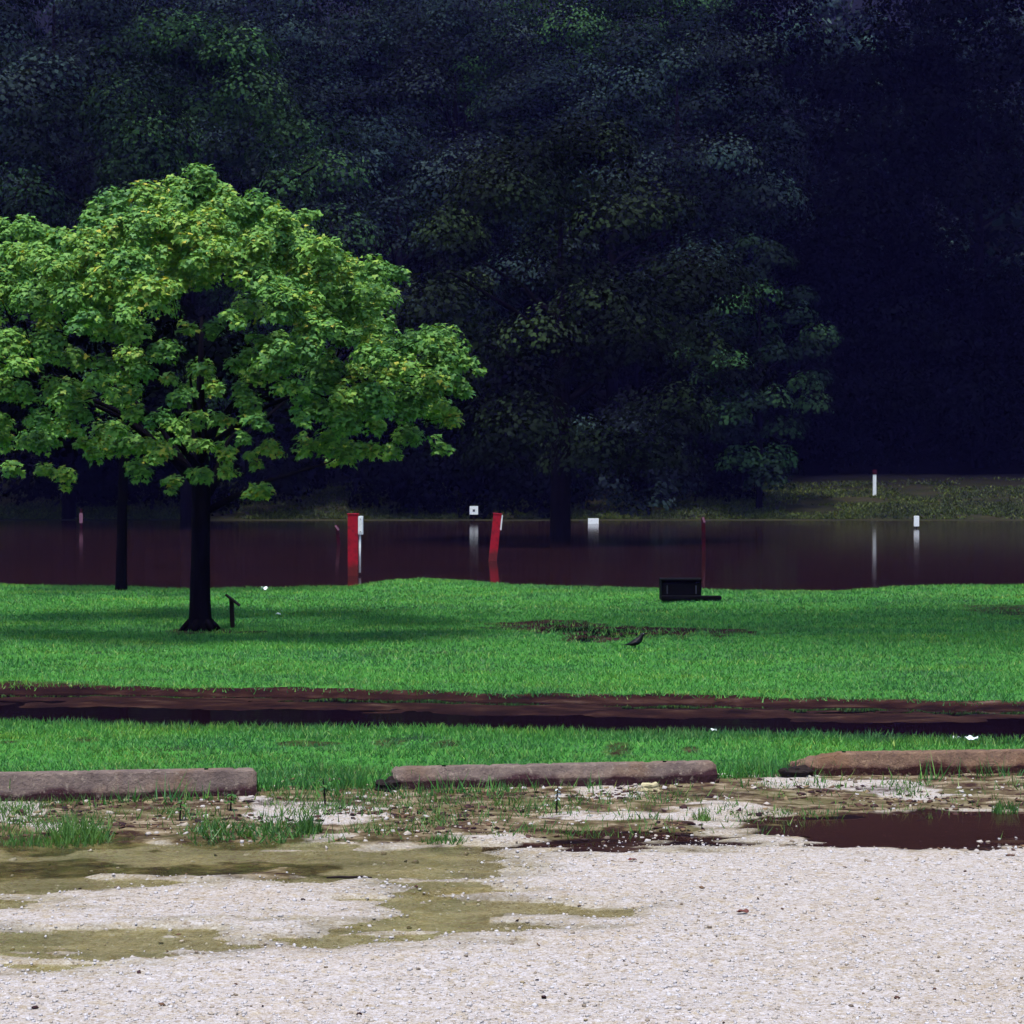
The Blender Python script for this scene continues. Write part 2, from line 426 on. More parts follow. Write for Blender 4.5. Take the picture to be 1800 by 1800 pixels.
PUD_B = wpoly([(-600, 1632), (0, 1636), (180, 1632), (320, 1634), (420, 1650), (520, 1640), (535, 1618), (640, 1616), (720, 1600), (700, 1578), (800, 1572), (1050, 1583), (1100, 1600), (1000, 1612), (850, 1632), (640, 1652), (500, 1662), (250, 1676), (0, 1687), (-600, 1712)])
PUD_C = wpoly([(1250, 1462), (1330, 1447), (1420, 1431), (1520, 1424), (1700, 1420), (1850, 1424), (2300, 1430), (2300, 1482), (1850, 1486), (1600, 1494), (1450, 1484), (1390, 1472)])
PUD_D = wpoly([(860, 1490), (960, 1476), (1060, 1462), (1250, 1456), (1350, 1462), (1300, 1484), (1180, 1490), (1040, 1496)])
LAWN_MUD = wpoly([(860, 1100), (960, 1092), (1060, 1102), (1200, 1104), (1290, 1112), (1230, 1124), (1110, 1122), (1020, 1134), (960, 1114)])
HOLLOWS_SHADOWS = [(690, 1310, 38, 9), (790, 1314, 48, 10), (1090, 1320, 48, 10), (150, 1307, 32, 7), (540, 1314, 75, 6), (15, 1312, 40, 5), (1215, 1322, 30, 8),
           (1810, 1078, 130, 14), (60, 1207, 110, 6), (470, 1217, 60, 4), (590, 1218, 40, 4), (352, 1114, 90, 7), (430, 1116, 60, 4)]  # far-right and under-tree ellipses paint shadow as dark, thinned turf
_hol_shadow = []
for (u, v, ru, rv) in HOLLOWS_SHADOWS:
    c_ = gnd(u, v); _hol_shadow.append((c_.x, c_.y, ru / px(c_.y), abs(gnd(u, v - rv).y - gnd(u, v + rv).y) / 2))
def hollow(x, y):  # wet hollows, plus the tree shadows painted into the turf
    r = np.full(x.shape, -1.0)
    for (cx, cy, ax, ay) in _hol_shadow:
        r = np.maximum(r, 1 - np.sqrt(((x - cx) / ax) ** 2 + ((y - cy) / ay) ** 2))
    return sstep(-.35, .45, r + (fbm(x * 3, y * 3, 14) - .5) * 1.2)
def y_back(x): return 18.15 - .142 * x + .10 * (fbm(x * 1.3 + 40, x * 0 + 3., 5) - .5) * 4
def y_front(x): return 15.55 - .125 * x + .06 * (fbm(x * 1.7 + 10, x * 0 + 9., 6) - .5) * 4
def masks(x, y):
    n1 = fbm(x * 2.2, y * 2.2, 1) - .5
    n2 = fbm(x * 6, y * 6, 2) - .5
    w = n1 * .40 + n2 * .22 + (fbm(x * 2.6, y * 13, 3, 3) - .5) * .62
    near = (y > 5) & (y < 20)
    def sd(poly, lim):
        r = np.full(x.shape, -9.0); k = lim
        if k.any(): r[k] = sdpoly(poly, x[k], y[k])
        return r + w
    m = {}
    m['A'] = sd(PUD_A, near); m['B'] = sd(PUD_B, near); m['C'] = sd(PUD_C, near); m['D'] = sd(PUD_D, near)
    m['L'] = sd(LAWN_MUD, (y > 18) & (y < 32)) + n1 * 1.3 + n2 * .5
    yb, yf = y_back(x), y_front(x)
    m['T'] = np.minimum(yb - y, y - yf) + n2 * .12
    m['tf'] = np.clip((y - yf) / (yb - yf), 0, 1)
    m['S'] = shore(x) - y + (fbm(x * .9, y * .9, 8) - .5) * 1.2          # >0 on the lawn side
    return m
def height(x, y, m=None):
    m = m or masks(x, y)
    z = .016 * (fbm(x * 1.5, y * 1.5, 21) - .5) + .026 * (fbm(x * 7, y * 9, 22, 3) - .5) * (y < 40)
    lawn_edge = 13.9 + .12 * x
    z = z + .03 * sstep(0, 1.2, y - lawn_edge)
    for k, dep in (('A', .027), ('B', .026), ('C', .028), ('D', .018)):
        z = z - dep * sstep(-.12, .22, m[k])
    z = z - .026 * sstep(-.3, .5, m['L'])
    rut = .5 + .5 * np.cos(m['tf'] * 6.283 * 1.5 + .4)
    z = z - sstep(-.10, .15, m['T']) * (.060 + .06 * sstep(.8, .2, m['tf']) - .035 * rut + .07 * (fbm(x * .7, y * 4.5, 24) - .5))
    # lawn falls away under the flood water, lake bed, far bank and wooded hill
    s = m['S']
    z = z - sstep(5.0, -4.5, s) * .60 + .30 * sstep(5, 0, s) - .13 * 0
    far = sstep(55, 90, y)
    bank = -.55 + .45 * sstep(70, 92, y) + 2.0 * np.clip((y - 92) / 13, 0, 1) ** .8 + .9 * (fbm(x * .08, y * .08, 31) - .5) * sstep(94, 104, y)
    hill = np.clip(y - 108, 0, 240) * .37 + 2.5 * (fbm(x * .03, y * .03, 33) - .5) * sstep(108, 150, y)
    return z * (1 - far) + (bank + hill) * far
# rows and columns
rows = [np.linspace(-60, 5.5, 14)]
def geo(a, b, r): return np.exp(np.arange(math.log(a), math.log(b), r))
rows += [geo(6, 16, .0042), geo(16, 40, .0085), geo(40, 140, .026), geo(140, 430, .06), np.array([432.0])]
ry = np.concatenate(rows)
tc = np.concatenate([[-1], np.linspace(-.999, .999, 340), [1]])
YY, TT = np.meshgrid(ry, tc, indexing='ij')
half = .40 * np.maximum(YY, 3) + 4.5
XX = TT * half
XX[:, 0] = -360; XX[:, -1] = 360
gm = masks(XX, YY); ZZ = height(XX, YY, gm)
ZZ[:, 0] = np.where(YY[:, 0] < 40, .0, ZZ[:, 1]); ZZ[:, -1] = np.where(YY[:, -1] < 40, .0, ZZ[:, -2])
nr, nc = YY.shape
idx = np.arange(nr * nc).reshape(nr, nc)
F = np.stack([idx[:-1, :-1], idx[:-1, 1:], idx[1:, 1:], idx[1:, :-1]], -1).reshape(-1, 4)
lawn_edge = 13.2 + .185 * XX
inlawn = sstep(-.25, .25, YY - lawn_edge + (fbm(XX * 3, YY * 3, 41) - .5) * .4)
# clean gravel boundary: the near side of the messy strip by the wheel stops
gl_y = gravel_line(XX)
grav = sstep(.35, -.25, YY - gl_y + (fbm(XX * 2.5, YY * 2.5, 43) - .5) * .8) * .9 + .1
patch = sstep(.48, .62, fbm(XX * 1.6 + 3, YY * 2.6, 47)) * .72
grav = np.clip(np.maximum(grav, patch), 0, 1)
foot = np.exp(-((YY - (12.55 + .13 * XX)) / .30) ** 2) * .55
mud = np.maximum.reduce([sstep(-.12, .12, gm['T']), sstep(-.6, .2, gm['L']) * .9, sstep(-.15, .1, gm['C']), sstep(-.1, .1, gm['D']) * .8, foot * sstep(.3, .6, fbm(XX * 3, YY * 3, 51)), sstep(.8, -.8, gm['S'])])
turf = inlawn * (1 - sstep(-.30, -.02, gm['T'])) * (1 - .8 * sstep(-.6, .2, gm['L'])) * sstep(-.2, .8, gm['S'])
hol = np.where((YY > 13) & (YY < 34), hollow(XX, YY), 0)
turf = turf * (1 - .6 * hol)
mud = np.maximum(mud, inlawn * (YY < 45))
wet = np.maximum.reduce([sstep(-.30, .06, gm[k]) for k in 'ABCD'] + [sstep(-.1, .1, gm['T']) * .6])
bank = sstep(80, 90, YY)
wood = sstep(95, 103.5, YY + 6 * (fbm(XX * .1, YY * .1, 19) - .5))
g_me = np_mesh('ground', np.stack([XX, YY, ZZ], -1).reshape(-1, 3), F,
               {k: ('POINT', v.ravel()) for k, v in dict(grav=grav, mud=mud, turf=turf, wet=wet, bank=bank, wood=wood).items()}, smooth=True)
ground = tag(link('ground', g_me, M['ground']), 'gravel lot, mud track, lawn and wooded bank underfoot', kind='structure')
def hz(x, y):
    return float(height(np.array([float(x)]), np.array([float(y)]))[0])
def hzv(x, y): return height(x, y)

# ---------------------------------------------------------------- waters
def grid_water(name, x0, x1, y0, y1, step, z, keep, mat, label):
    xs = np.arange(x0, x1 + step, step); ys = np.arange(y0, y1 + step, step)
    Y, X = np.meshgrid(ys, xs, indexing='ij')
    k = keep(X, Y)
    i = np.arange(X.size).reshape(X.shape)
    kk = k[:-1, :-1] & k[1:, :-1] & k[:-1, 1:] & k[1:, 1:]
    f = np.stack([i[:-1, :-1], i[:-1, 1:], i[1:, 1:], i[1:, :-1]], -1)[kk]
    used = np.unique(f); mp = np.full(X.size, -1); mp[used] = np.arange(len(used))
    V = np.stack([X.ravel(), Y.ravel(), np.full(X.size, z)], -1)[used]
    return tag(link(name, np_mesh(name, V, mp[f], smooth=True), mat), label, kind='structure')
fx = np.array([-360, -120, -60, -30, 0, 30, 60, 120, 360.]); fy = np.array([30, 40, 55, 75, 96.])
Yf, Xf = np.meshgrid(fy, fx, indexing='ij'); i = np.arange(Xf.size).reshape(Xf.shape)
tag(link('flood_water', np_mesh('flood_water', np.stack([Xf.ravel(), Yf.ravel(), np.full(Xf.size, WATER_Z)], -1),
    np.stack([i[:-1, :-1], i[:-1, 1:], i[1:, 1:], i[1:, :-1]], -1).reshape(-1, 4)), M['flood']), 'dark muddy flood water between lawn and far bank', kind='structure')
PZ = -.013
for nm, key, mt, lb in (('puddle', 'A', 'puddle_olive', 'shallow olive puddle along the weeds'), ('puddle', 'B', 'puddle_olive', 'long olive puddle winding through the gravel'),
                        ('puddle', 'C', 'puddle_red', 'red brown puddle below the right wheel stop'), ('puddle', 'D', 'puddle_red', 'thin muddy puddle at the gravel edge')):
    grid_water(nm, -5.2, 6.2, 7.8, 13.0, .06, PZ, lambda X, Y, key=key: masks(X, Y)[key] > -.10, M[mt], lb)
grid_water('puddle', -1.0, 4.0, 22, 29, .12, .004, lambda X, Y: masks(X, Y)['L'] > -.1, M['track_water'], 'dark wet hollow in the lawn')
grid_water('track_water', -13, 13, 12.8, 19, .09, -.018, lambda X, Y: (masks(X, Y)['T'] > -.04) & (masks(X, Y)['tf'] < .96), M['track_water'], 'dark water standing in the mud track')

# ---------------------------------------------------------------- grass, stones, litter (uncountable ground cover)
def blades(name, x, y, h, w, mat, label, lean=.55, rnd=None, z=None, parent=None):
    n = len(x); z = hzv(x, y) if z is None else z
    a = rng.uniform(0, 2 * np.pi, n); l = rng.uniform(0, 2 * np.pi, n); L = h * rng.uniform(.1, 1, n) * lean
    V = np.zeros((n, 3, 3))
    dx, dy = np.cos(a) * w / 2, np.sin(a) * w / 2
    V[:, 0] = np.stack([x - dx, y - dy, z - .01], -1); V[:, 1] = np.stack([x + dx, y + dy, z - .01], -1)
    V[:, 2] = np.stack([x + np.cos(l) * L, y + np.sin(l) * L, z + h], -1)
    me = np_mesh(name, V.reshape(-1, 3), np.arange(3 * n).reshape(-1, 3), {'rnd': ('FACE', rng.random(n) if rnd is None else rnd)})
    o = link(name, me, mat, parent)
    if label: tag(o, label, kind='stuff')
    return o
def sample_lawn(y0, y1, dens, margin=2.0):
    hw = .26 * y1 + margin
    n = int(dens * (y1 - y0) * 2 * hw)
    x = rng.uniform(-hw, hw, n); y = rng.uniform(y0, y1, n)
    k = np.abs(x) < .26 * y + margin
    return x[k], y[k]
gx, gy = [], []; gh, gw = [], []
for (a, b, dens, hh, ww) in ((12.9, 16.9, 2400, .034, .012), (15.0, 20.5, 1300, .034, .014), (20.5, 27, 750, .036, .018), (27, 34, 520, .038, .022), (34, 43, 360, .040, .026)):
    x, y = sample_lawn(a, b, dens, 1.5)
    m = masks(x, y)
    le = 13.2 + .185 * x
    pr = sstep(-.12, .25, y - le + (fbm(x * 3, y * 3, 41) - .5) * .35) * (1 - sstep(-.12, .06, m['T'])) * (1 - .74 * sstep(-.75, .35, m['L'])) * sstep(-.3, .4, m['S'])
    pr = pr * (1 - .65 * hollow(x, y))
    k = rng.random(len(x)) < pr
    x, y = x[k], y[k]
    clump = fbm(x * 2.0, y * 2.0, 61)
    h = hh * rng.uniform(.55, 1.25, len(x)) * (.55 + .9 * clump)
    gx.append(x); gy.append(y); gh.append(h); gw.append(np.full(len(x), ww))
gx = np.concatenate(gx); gy = np.concatenate(gy); gh = np.concatenate(gh); gw = np.concatenate(gw)
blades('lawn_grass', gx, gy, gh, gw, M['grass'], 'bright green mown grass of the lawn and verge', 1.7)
# taller fringe along the near edge of the mud track and round the wheel stops
n = 9000
x = rng.uniform(-6, 6, n); y = y_front(x) - rng.exponential(.16, n)
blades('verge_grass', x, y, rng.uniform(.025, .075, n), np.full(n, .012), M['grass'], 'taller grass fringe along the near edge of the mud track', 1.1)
# far bank grass
n = 110000
x = rng.uniform(-34, 34, n); y = 91.8 + 10.5 * rng.random(n) ** 1.5
k = rng.random(n) < sstep(.30, .55, fbm(x * .3, y * .5, 71))
x, y = x[k], y[k]
blades('bank_grass', x, y, rng.uniform(.04, .13, len(x)), np.full(len(x), .09), M['bank_grass'], 'dull yellow green rough grass on the far bank', 1.6)

# crushed stone
cube = np.array([[-1, -1, -1], [1, -1, -1], [1, 1, -1], [-1, 1, -1], [-1, -1, 1], [1, -1, 1], [1, 1, 1], [-1, 1, 1]], float) * .5
cubeF = np.array([[3, 2, 1, 0], [4, 5, 6, 7], [0, 1, 5, 4], [1, 2, 6, 5], [2, 3, 7, 6], [3, 0, 4, 7]])
def stones(name, x, y, size, label, zoff=0.0, flat=.6, rnd=None, mat='stone'):
    Vs, Fs, Rs = [], [], []; off = 0
    kind = rng.integers(0, 6, len(x))
    for q in range(6):
        k = kind == q
        if not k.any(): continue
        b = cube * (1 + rng.uniform(-.45, .25, cube.shape)); b[4:] *= np.array([.72, .72, 1.0])
        n = k.sum()
        pos = np.stack([x[k], y[k], hzv(x[k], y[k]) + size[k] * flat * .18 + zoff], -1)
        rot = rotmats(rng.uniform(0, 6.28, n), rng.normal(0, .4, n), rng.uniform(0, 6.28, n))
        sc = np.stack([size[k] * rng.uniform(.7, 1.3, n), size[k] * rng.uniform(.7, 1.3, n), size[k] * flat * rng.uniform(.6, 1.3, n)], -1)
        V, Fq = scatter(b, cubeF, pos, rot, sc)
        Vs.append(V); Fs.append(Fq + off); off += len(V)
        r = rng.random(n) if rnd is None else rnd[k]
        Rs.append(np.repeat(r, 6))
    me = np_mesh(name, np.concatenate(Vs), np.concatenate(Fs), {'rnd': ('FACE', np.concatenate(Rs))})
    return tag(link(name, me, M[mat]), label, kind='stuff')
n = 36000
y = 6.3 * np.exp(rng.random(n) * math.log(12.2 / 6.3)); x = rng.uniform(-1, 1, n) * (.27 * y + .9)
m = masks(x, y)
deep = np.maximum(m['A'], m['B'])
pr = np.where(deep > .06, .40, 1.0) * sstep(.35, -.3, y - gravel_line(x) + (fbm(x * 2.5, y * 2.5, 43) - .5) * .8) * np.where(m['C'] > 0, .10, 1)
pr = np.maximum(pr, .25 * sstep(.5, .62, fbm(x * 1.6 + 3, y * 2.6, 47)) * (deep < 0) * (m['C'] < 0))
pr = pr * (.55 + .75 * sstep(.35, .65, fbm(x * 1.1, y * 1.1, 91)))
k = rng.random(n) < pr; x, y = x[k], y[k]
stones('gravel', x, y, .005 + .014 * rng.random(len(x)) ** 2.8, 'pale crushed limestone gravel of the lot')
# leaf and bark litter in the messy strip
n = 9000
y = rng.uniform(10.4, 13.6, n); x = rng.uniform(-4.2, 4.6, n); m = masks(x, y)
pr = sstep(.44, .66, fbm(x * 2.3, y * 3.4, 95)) * np.where(np.maximum(m['A'], m['C']) > .05, .1, 1) * sstep(0, .5, y - 10.8 + .3 * np.sin(x * 3))
k = rng.random(n) < pr; x, y = x[k], y[k]
stones('leaf_litter', x, y, .012 + .035 * rng.random(len(x)) ** 2, 'brown leaf and bark litter washed up before the wheel stops', .002, .25, None, 'litter')
n = 5200
y = rng.uniform(10.3, 13.5, n); x = rng.uniform(-4.3, 4.6, n); m = masks(x, y)
pr = sstep(.40, .62, fbm(x * 2.6 + 7, y * 4.0, 97)) * np.where(m['C'] > .05, .04, 1) * np.where(m['A'] > .1, .3, 1)
k = rng.random(n) < pr; x, y = x[k], y[k]
stones('rubble', x, y, .010 + .030 * rng.random(len(x)) ** 4, 'coarse pale rubble scattered before the wheel stops', -.003, .5, rng.random(len(x)) ** 1.6 * .62)
n = 130
y = 6.5 * np.exp(rng.random(n) * math.log(11 / 6.5)); x = rng.uniform(-1, 1, n) * (.27 * y + .6)
stones('gravel_litter', x, y, .008 + .016 * rng.random(n) ** 2, 'brown leaf scraps strewn on the gravel', .004, .3, None, 'litter')

# low weeds in the messy strip (uncountable) and the clumps one can tell apart
n = 50000
y = rng.uniform(10.9, 13.7, n); x = rng.uniform(-4.4, 4.8, n); m = masks(x, y)
pr = .05 + .9 * sstep(.50, .68, fbm(x * 2.0 + 9, y * 2.6, 99)) * sstep(.3, -.3, x / 4.5) + .6 * sstep(.55, .7, fbm(x * 2.4 + 2, y * 3, 98))
pr = pr * np.where(np.maximum(m['A'], m['C']) > .12, .0, 1) * sstep(0, .4, y - 11.05)
k = rng.random(n) < pr; x, y = x[k], y[k]
blades('weeds', x, y, rng.uniform(.015, .075, len(x)) * (.4 + 1.2 * fbm(x * 3, y * 3, 88)), np.full(len(x), .009), M['weed'], 'sparse low weeds creeping over the muddy gravel', 1.2)
def weed_clump(name, u, v, rx, ry, hgt, nb, label, w=.010, lean=.75, lo=0., hi=1.):
    c = gnd(u, v, 0.0)
    a = rng.uniform(0, 6.283, nb); r = np.sqrt(rng.random(nb))
    x = r * np.cos(a) * rx; y = r * np.sin(a) * ry
    h = hgt * (1 - .55 * r) * rng.uniform(.45, 1.15, nb)
    e = bpy.data.objects.new(name, None)
    z = hzv(x + c.x, y + c.y)
    o = blades(name, x, y, h, np.full(nb, w), M['weed'], None, lean, lo + (hi - lo) * rng.random(nb), z)
    bpy.data.objects.remove(e)
    o.location = (c.x, c.y, 0)
    return tag(o, label, 'weed', 'weed clumps between gravel and wheel stops')
weed_clump('grass_tuft', 140, 1472, .17, .18, .20, 300, 'bright green grass tuft at the puddle edge below the left wheel stop', .011, 1.0, .3, .9)
weed_clump('grass_tuft', 60, 1478, .20, .10, .09, 240, 'low green grass fringe at the far left of the puddle edge', .010, .8, .2, .8)
weed_clump('grass_tuft', 385, 1466, .17, .24, .12, 190, 'dark green weed clump right of the bright grass tuft', .013, 1.4, .0, .6)
weed_clump('grass_tuft', 482, 1464, .18, .26, .12, 200, 'wide green weed clump beside the puddle, below the gap in the wheel stops', .014, 1.4, .0, .7)
weed_clump('grass_tuft', 540, 1462, .08, .10, .16, 120, 'small upright weed at the right end of the weed row', .012, .7, .0, .6)
weed_clump('grass_tuft', 780, 1478, .12, .08, .08, 120, 'small sprawling weed at the puddle edge before the middle wheel stop', .010, 1.0, .1, .7)
weed_clump('grass_tuft', 1235, 1440, .07, .07, .11, 80, 'thin pale weed standing at the left end of the red puddle', .010, .8, .5, 1.)
weed_clump('grass_tuft', 1330, 1352, .16, .10, .07, 160, 'grass sprouting in the gap left of the right wheel stop', .011, .8, .1, .7)
weed_clump('grass_tuft', 1765, 1425, .08, .08, .14, 90, 'green sprig beside the red puddle at the right edge', .011, .7, .1, .7)
# bare seedling stalks
def seedling(u, v, h, label, top=None, lean=0.0):
    c = gnd(u, v, 0); c.z = hz(c.x, c.y)
    e = empty('seedling', c, label, 'weed')
    k_ = .55 if top else 1.0
    mb = MB(); mb.tube([(0, 0, -.01), (lean * .4, 0, h * .55), (lean, .01, h)], [.006, .005, .003], 6); mb.build('stem', M['wood'], e)
    nl = 14
    b = np.array([[0, 0, 0], [.35, .4, .05], [0, 1, -.1], [-.35, .4, .05]]); f = np.array([[0, 1, 2, 3]])
    zz = rng.uniform(.45, 1.0, nl) * h
    pos = np.stack([lean * zz / h, np.zeros(nl), zz], -1)
    d = np.stack([np.cos(rng.uniform(0, 6.28, nl)), np.sin(rng.uniform(0, 6.28, nl)), rng.uniform(-.2, .5, nl)], -1)
    V, F_ = scatter(b, f, pos, frames(np.tile([0, 0, 1.], (nl, 1)) + .3 * d, d), rng.uniform(.03, .055, nl) * (.5 if top else 1))
    link('leaves', np_mesh('leaves', V, F_, {'rnd': ('FACE', rng.random(nl))}), top or M['weed'], e)
seedling(316, 1442, .13, 'thin dark stalk standing left of the dark green weed clump', None, .01)
seedling(572, 1416, .17, 'dark bare stalk in the gap between left and middle wheel stops', None, -.015)
seedling(978, 1428, .16, 'pale topped seedling in front of the middle wheel stop', M['scrap'], .01)
seedling(405, 1425, .10, 'short dark stalk just below the left wheel stop', None, .01)

# ---------------------------------------------------------------- wheel stops
def wheel_stop(u0, v0, u1, v1, H, label, seed, mat='stop'):
    a, b = gnd(u0, v0), gnd(u1, v1); d = b - a; L = d.length
    ang = math.atan2(d.y, d.x)
    e_loc = (a + b) / 2
    bm = bmesh.new(); rr = random.Random(seed)
    prof = [(-.100, -.02), (-.100, .052), (-.062, H - .008), (-.054, H), (.054, H), (.062, H - .008), (.100, .052), (.100, -.02)]
    N = 90; ringv = []
    for i in range(N + 1):
        t_ = i / N; x = (t_ - .5) * L
        end = min(t_, 1 - t_) * L
        ring = []
        for (py, pz) in prof:
            sl = max(0, .02 - end) / .02                       # sloped ends
            xx = x + (1 if t_ < .5 else -1) * 0
            zz = pz - (pz > .06) * sl * .16 * pz
            if mat == 'stop_brown' and t_ < .14 and pz > .06: zz *= .45 + .55 * (t_ / .14) ** .7 + rr.uniform(-.05, .05)
            chip = (rr.random() ** 16) * .014 if pz > H - .03 else 0
            ring.append(bm.verts.new((xx + rr.uniform(-.003, .003), py * (1 - sl * .12) + rr.uniform(-.0015, .0015), zz - chip + rr.uniform(-.001, .001))))
        ringv.append(ring)
    for i in range(N):
        for k in range(len(prof) - 1):
            bm.faces.new((ringv[i][k], ringv[i][k + 1], ringv[i + 1][k + 1], ringv[i + 1][k]))
    bm.faces.new(ringv[0][::-1]); bm.faces.new(ringv[-1])
    bmesh.ops.recalc_face_normals(bm, faces=bm.faces[:])
    me = bpy.data.meshes.new('wheel_stop'); bm.to_mesh(me); bm.free()
    o = link('wheel_stop', me, M[mat])
    o.location = (e_loc.x, e_loc.y + .095, hz(e_loc.x, e_loc.y) - .005); o.rotation_euler = (0, 0, ang)
    tag(o, label, 'wheel stop', 'concrete wheel stops along the gravel lot')
    for xs in (-.36, .36):                                       # steel pin heads
        mb = MB(); mb.tube([(xs * L / 1.05, 0, H - .012), (xs * L / 1.05, 0, H + .006)], [.014, .013], 10); mb.build('pin', M['iron'], o)
    return o
wheel_stop(-130, 1410, 448, 1399, .170, 'grey concrete wheel stop at the left edge of the gravel', 1)
wheel_stop(688, 1388, 1258, 1376, .128, 'middle concrete wheel stop with red mud along its foot', 2)
wheel_stop(1392, 1366, 1990, 1358, .142, 'brown stained concrete wheel stop at the right edge', 3, 'stop_brown')
# grass blades and weeds lapping the stops
n = 5200
x = rng.uniform(-4.3, 4.3, n); side = rng.random(n) < .72
y = 12.93 + .185 * x + np.where(side, .13 + rng.exponential(.05, n), -.10 - rng.exponential(.05, n))
gap = fbm(x * 4, y * 4, 57)
k = rng.random(n) < np.where(side, .9, sstep(.5, .66, gap)); x, y = x[k], y[k]
blades('kerb_grass', x, y, rng.uniform(.04, .15, len(x)) * (.5 + fbm(x * 5, y * 0, 58)), np.full(len(x), .011), M['grass'], 'grass lapping over the wheel stops', .8)
# dark sodden stump of soil at the ends of the stops
def clod(u, v, sx_, sy_, sz_, label, seed, mat='wood'):
    c = gnd(u, v); bm = bmesh.new(); bmesh.ops.create_icosphere(bm, subdivisions=3, radius=1)
    rr = np.random.default_rng(seed); ph = rr.uniform(0, 6, 6)
    for q in bm.verts:
        k = 1 + .18 * math.sin(q.co.x * 5 + ph[0]) + .15 * math.sin(q.co.y * 6 + ph[1]) + .15 * math.sin(q.co.z * 7 + ph[2]) + .10 * math.sin(q.co.x * 13 + ph[3] + q.co.z * 9)
        q.co = Vector((q.co.x * sx_ * k, q.co.y * sy_ * k, q.co.z * sz_ * k))
    me = bpy.data.meshes.new('clod'); bm.to_mesh(me); bm.free()
    o = link('mud_clod' if mat == 'wood' else 'rock', me, M[mat]); o.location = (c.x, c.y, hz(c.x, c.y) + sz_ * .45)
    return tag(o, label, 'mud clod' if mat == 'wood' else 'rock')
clod(684, 1388, .07, .07, .055, 'dark mud clod at the left end of the middle wheel stop', 3)
clod(1402, 1366, .10, .07, .05, 'dark mud clod at the left end of the right wheel stop', 4)
clod(1143, 1388, .055, .04, .035, 'pale yellow limestone chunk leaning on the middle wheel stop', 5, 'rock')

# ---------------------------------------------------------------- small things lying about
c = gnd(613, 1541); mb = MB()
mb.tube([(-.11, 0, .008), (-.05, .004, .011), (.0, -.003, .010), (.06, .002, .012), (.115, -.004, .008)], [.004, .007, .008, .007, .004], 8, True, .12)
o = mb.build('stick', M['wood'], None, True); o.location = (c.x, c.y, PZ); tag(o, 'dark wet stick lying in the olive puddle', 'stick')
def scrap(name, u, v, s, mat, label, cat, seed, lift=.01, zf=.35):
    rr = np.random.default_rng(seed); c = gnd(u, v); n_ = 7
    xs = np.linspace(-1, 1, n_); Y_, X_ = np.meshgrid(xs, xs, indexing='ij')
    rad = np.sqrt(X_ ** 2 + Y_ ** 2); sc = 1 / np.maximum(1, rad * (1 + .25 * np.sin(3 * np.arctan2(Y_, X_) + seed)))
    X_, Y_ = X_ * sc, Y_ * sc
    Z_ = zf * (.5 * np.sin(X_ * 3 + seed) * np.cos(Y_ * 2.3 + seed * 2) + .35 * rr.random(X_.shape))
    V = np.stack([X_ * s, Y_ * s * .7, Z_ * s], -1).reshape(-1, 3)
    i_ = np.arange(n_ * n_).reshape(n_, n_)
    F_ = np.stack([i_[:-1, :-1], i_[:-1, 1:], i_[1:, 1:], i_[1:, :-1]], -1).reshape(-1, 4)
    me = np_mesh(name, V, F_, smooth=True); o = link(name, me, mat)
    md = o.modifiers.new('thickness', 'SOLIDIFY'); md.thickness = .002
    o.location = (c.x, c.y, hz(c.x, c.y) + lift); tag(o, label, cat); return o
scrap('litter_scrap', 1683, 1303, .035, M['scrap'], 'small white litter scrap at the track edge, upper of two', 'litter', 1, .05, .8)
scrap('litter_scrap', 1708, 1316, .052, M['scrap'], 'crumpled white litter lying in the grass behind the right wheel stop', 'litter', 2, .055, .7)
scrap('litter_scrap', 1254, 1302, .025, M['scrap'], 'tiny white litter fleck at the track edge above the middle wheel stop', 'litter', 3, .05, .8)
scrap('litter_scrap', 465, 1050, .065, M['scrap'], 'white litter scrap on the lawn right of the green tree trunk', 'litter', 4, .05, .9)
scrap('litter_scrap', 489, 1090, .035, M['scrap'], 'tiny white litter fleck on the lawn beside the leaning stake', 'litter', 5, .05, .9)
scrap('fallen_leaf', 1305, 1606, .028, M['redleaf'], 'red brown fallen leaf lying on the gravel', 'leaf', 6, .012, .5)
scrap('fallen_leaf', 1112, 1514, .022, M['redleaf'], 'dark curled leaf on the gravel edge below the middle wheel stop', 'leaf', 7, .012, .5)

# ---------------------------------------------------------------- hookup posts and markers in the flood
def post(name, u, vbase, Y, w, h, mat, label, cat, tilt=0.0, cap=True, deep=.4):
    p_ = at(u, vbase, Y)
    z0 = WATER_Z if Y < 92 else hz(p_.x, Y)
    e = empty(name, (p_.x, Y, z0), label, cat)
    e.rotation_euler = (0, tilt, 0)
    mb = MB(); mb.box((0, 0, (h - deep) / 2), (w, w, h + deep)); mb.build('post', mat, e, False, w * .08)
    return e, z0
e, z0 = post('hookup_post', 621, 1012, 42.0, .215, 1.25, M['red'], 'upright red hookup post with pale meter box at the water edge', 'post')
mb = MB(); mb.box((.155, -.02, 1.03), (.10, .16, .38)); mb.build('meter_box', M['pale'], e, False, .012)
mb = MB(); mb.box((.155, -.102, 1.03), (.07, .006, .30)); mb.build('box_door', M['white'], e, False, .002)
mb = MB(); mb.tube([(.135, -.03, .06), (.135, -.03, .86)], [.026, .026], 10); mb.build('conduit', M['white'], e, True)
mb = MB(); mb.box((0, 0, 1.262), (.235, .235, .024)); mb.build('cap', M['red'], e, False, .006)
for zz in (.90, 1.16):
    mb = MB(); mb.tube([(.155, -.112, zz), (.155, -.104, zz)], [.009, .009], 8); mb.build('bolt', M['iron'], e)
e, z0 = post('hookup_post', 866, 985, 49.0, .20, 1.12, M['red'], 'leaning red hookup post standing in the flood, second from left', 'post', R(6))
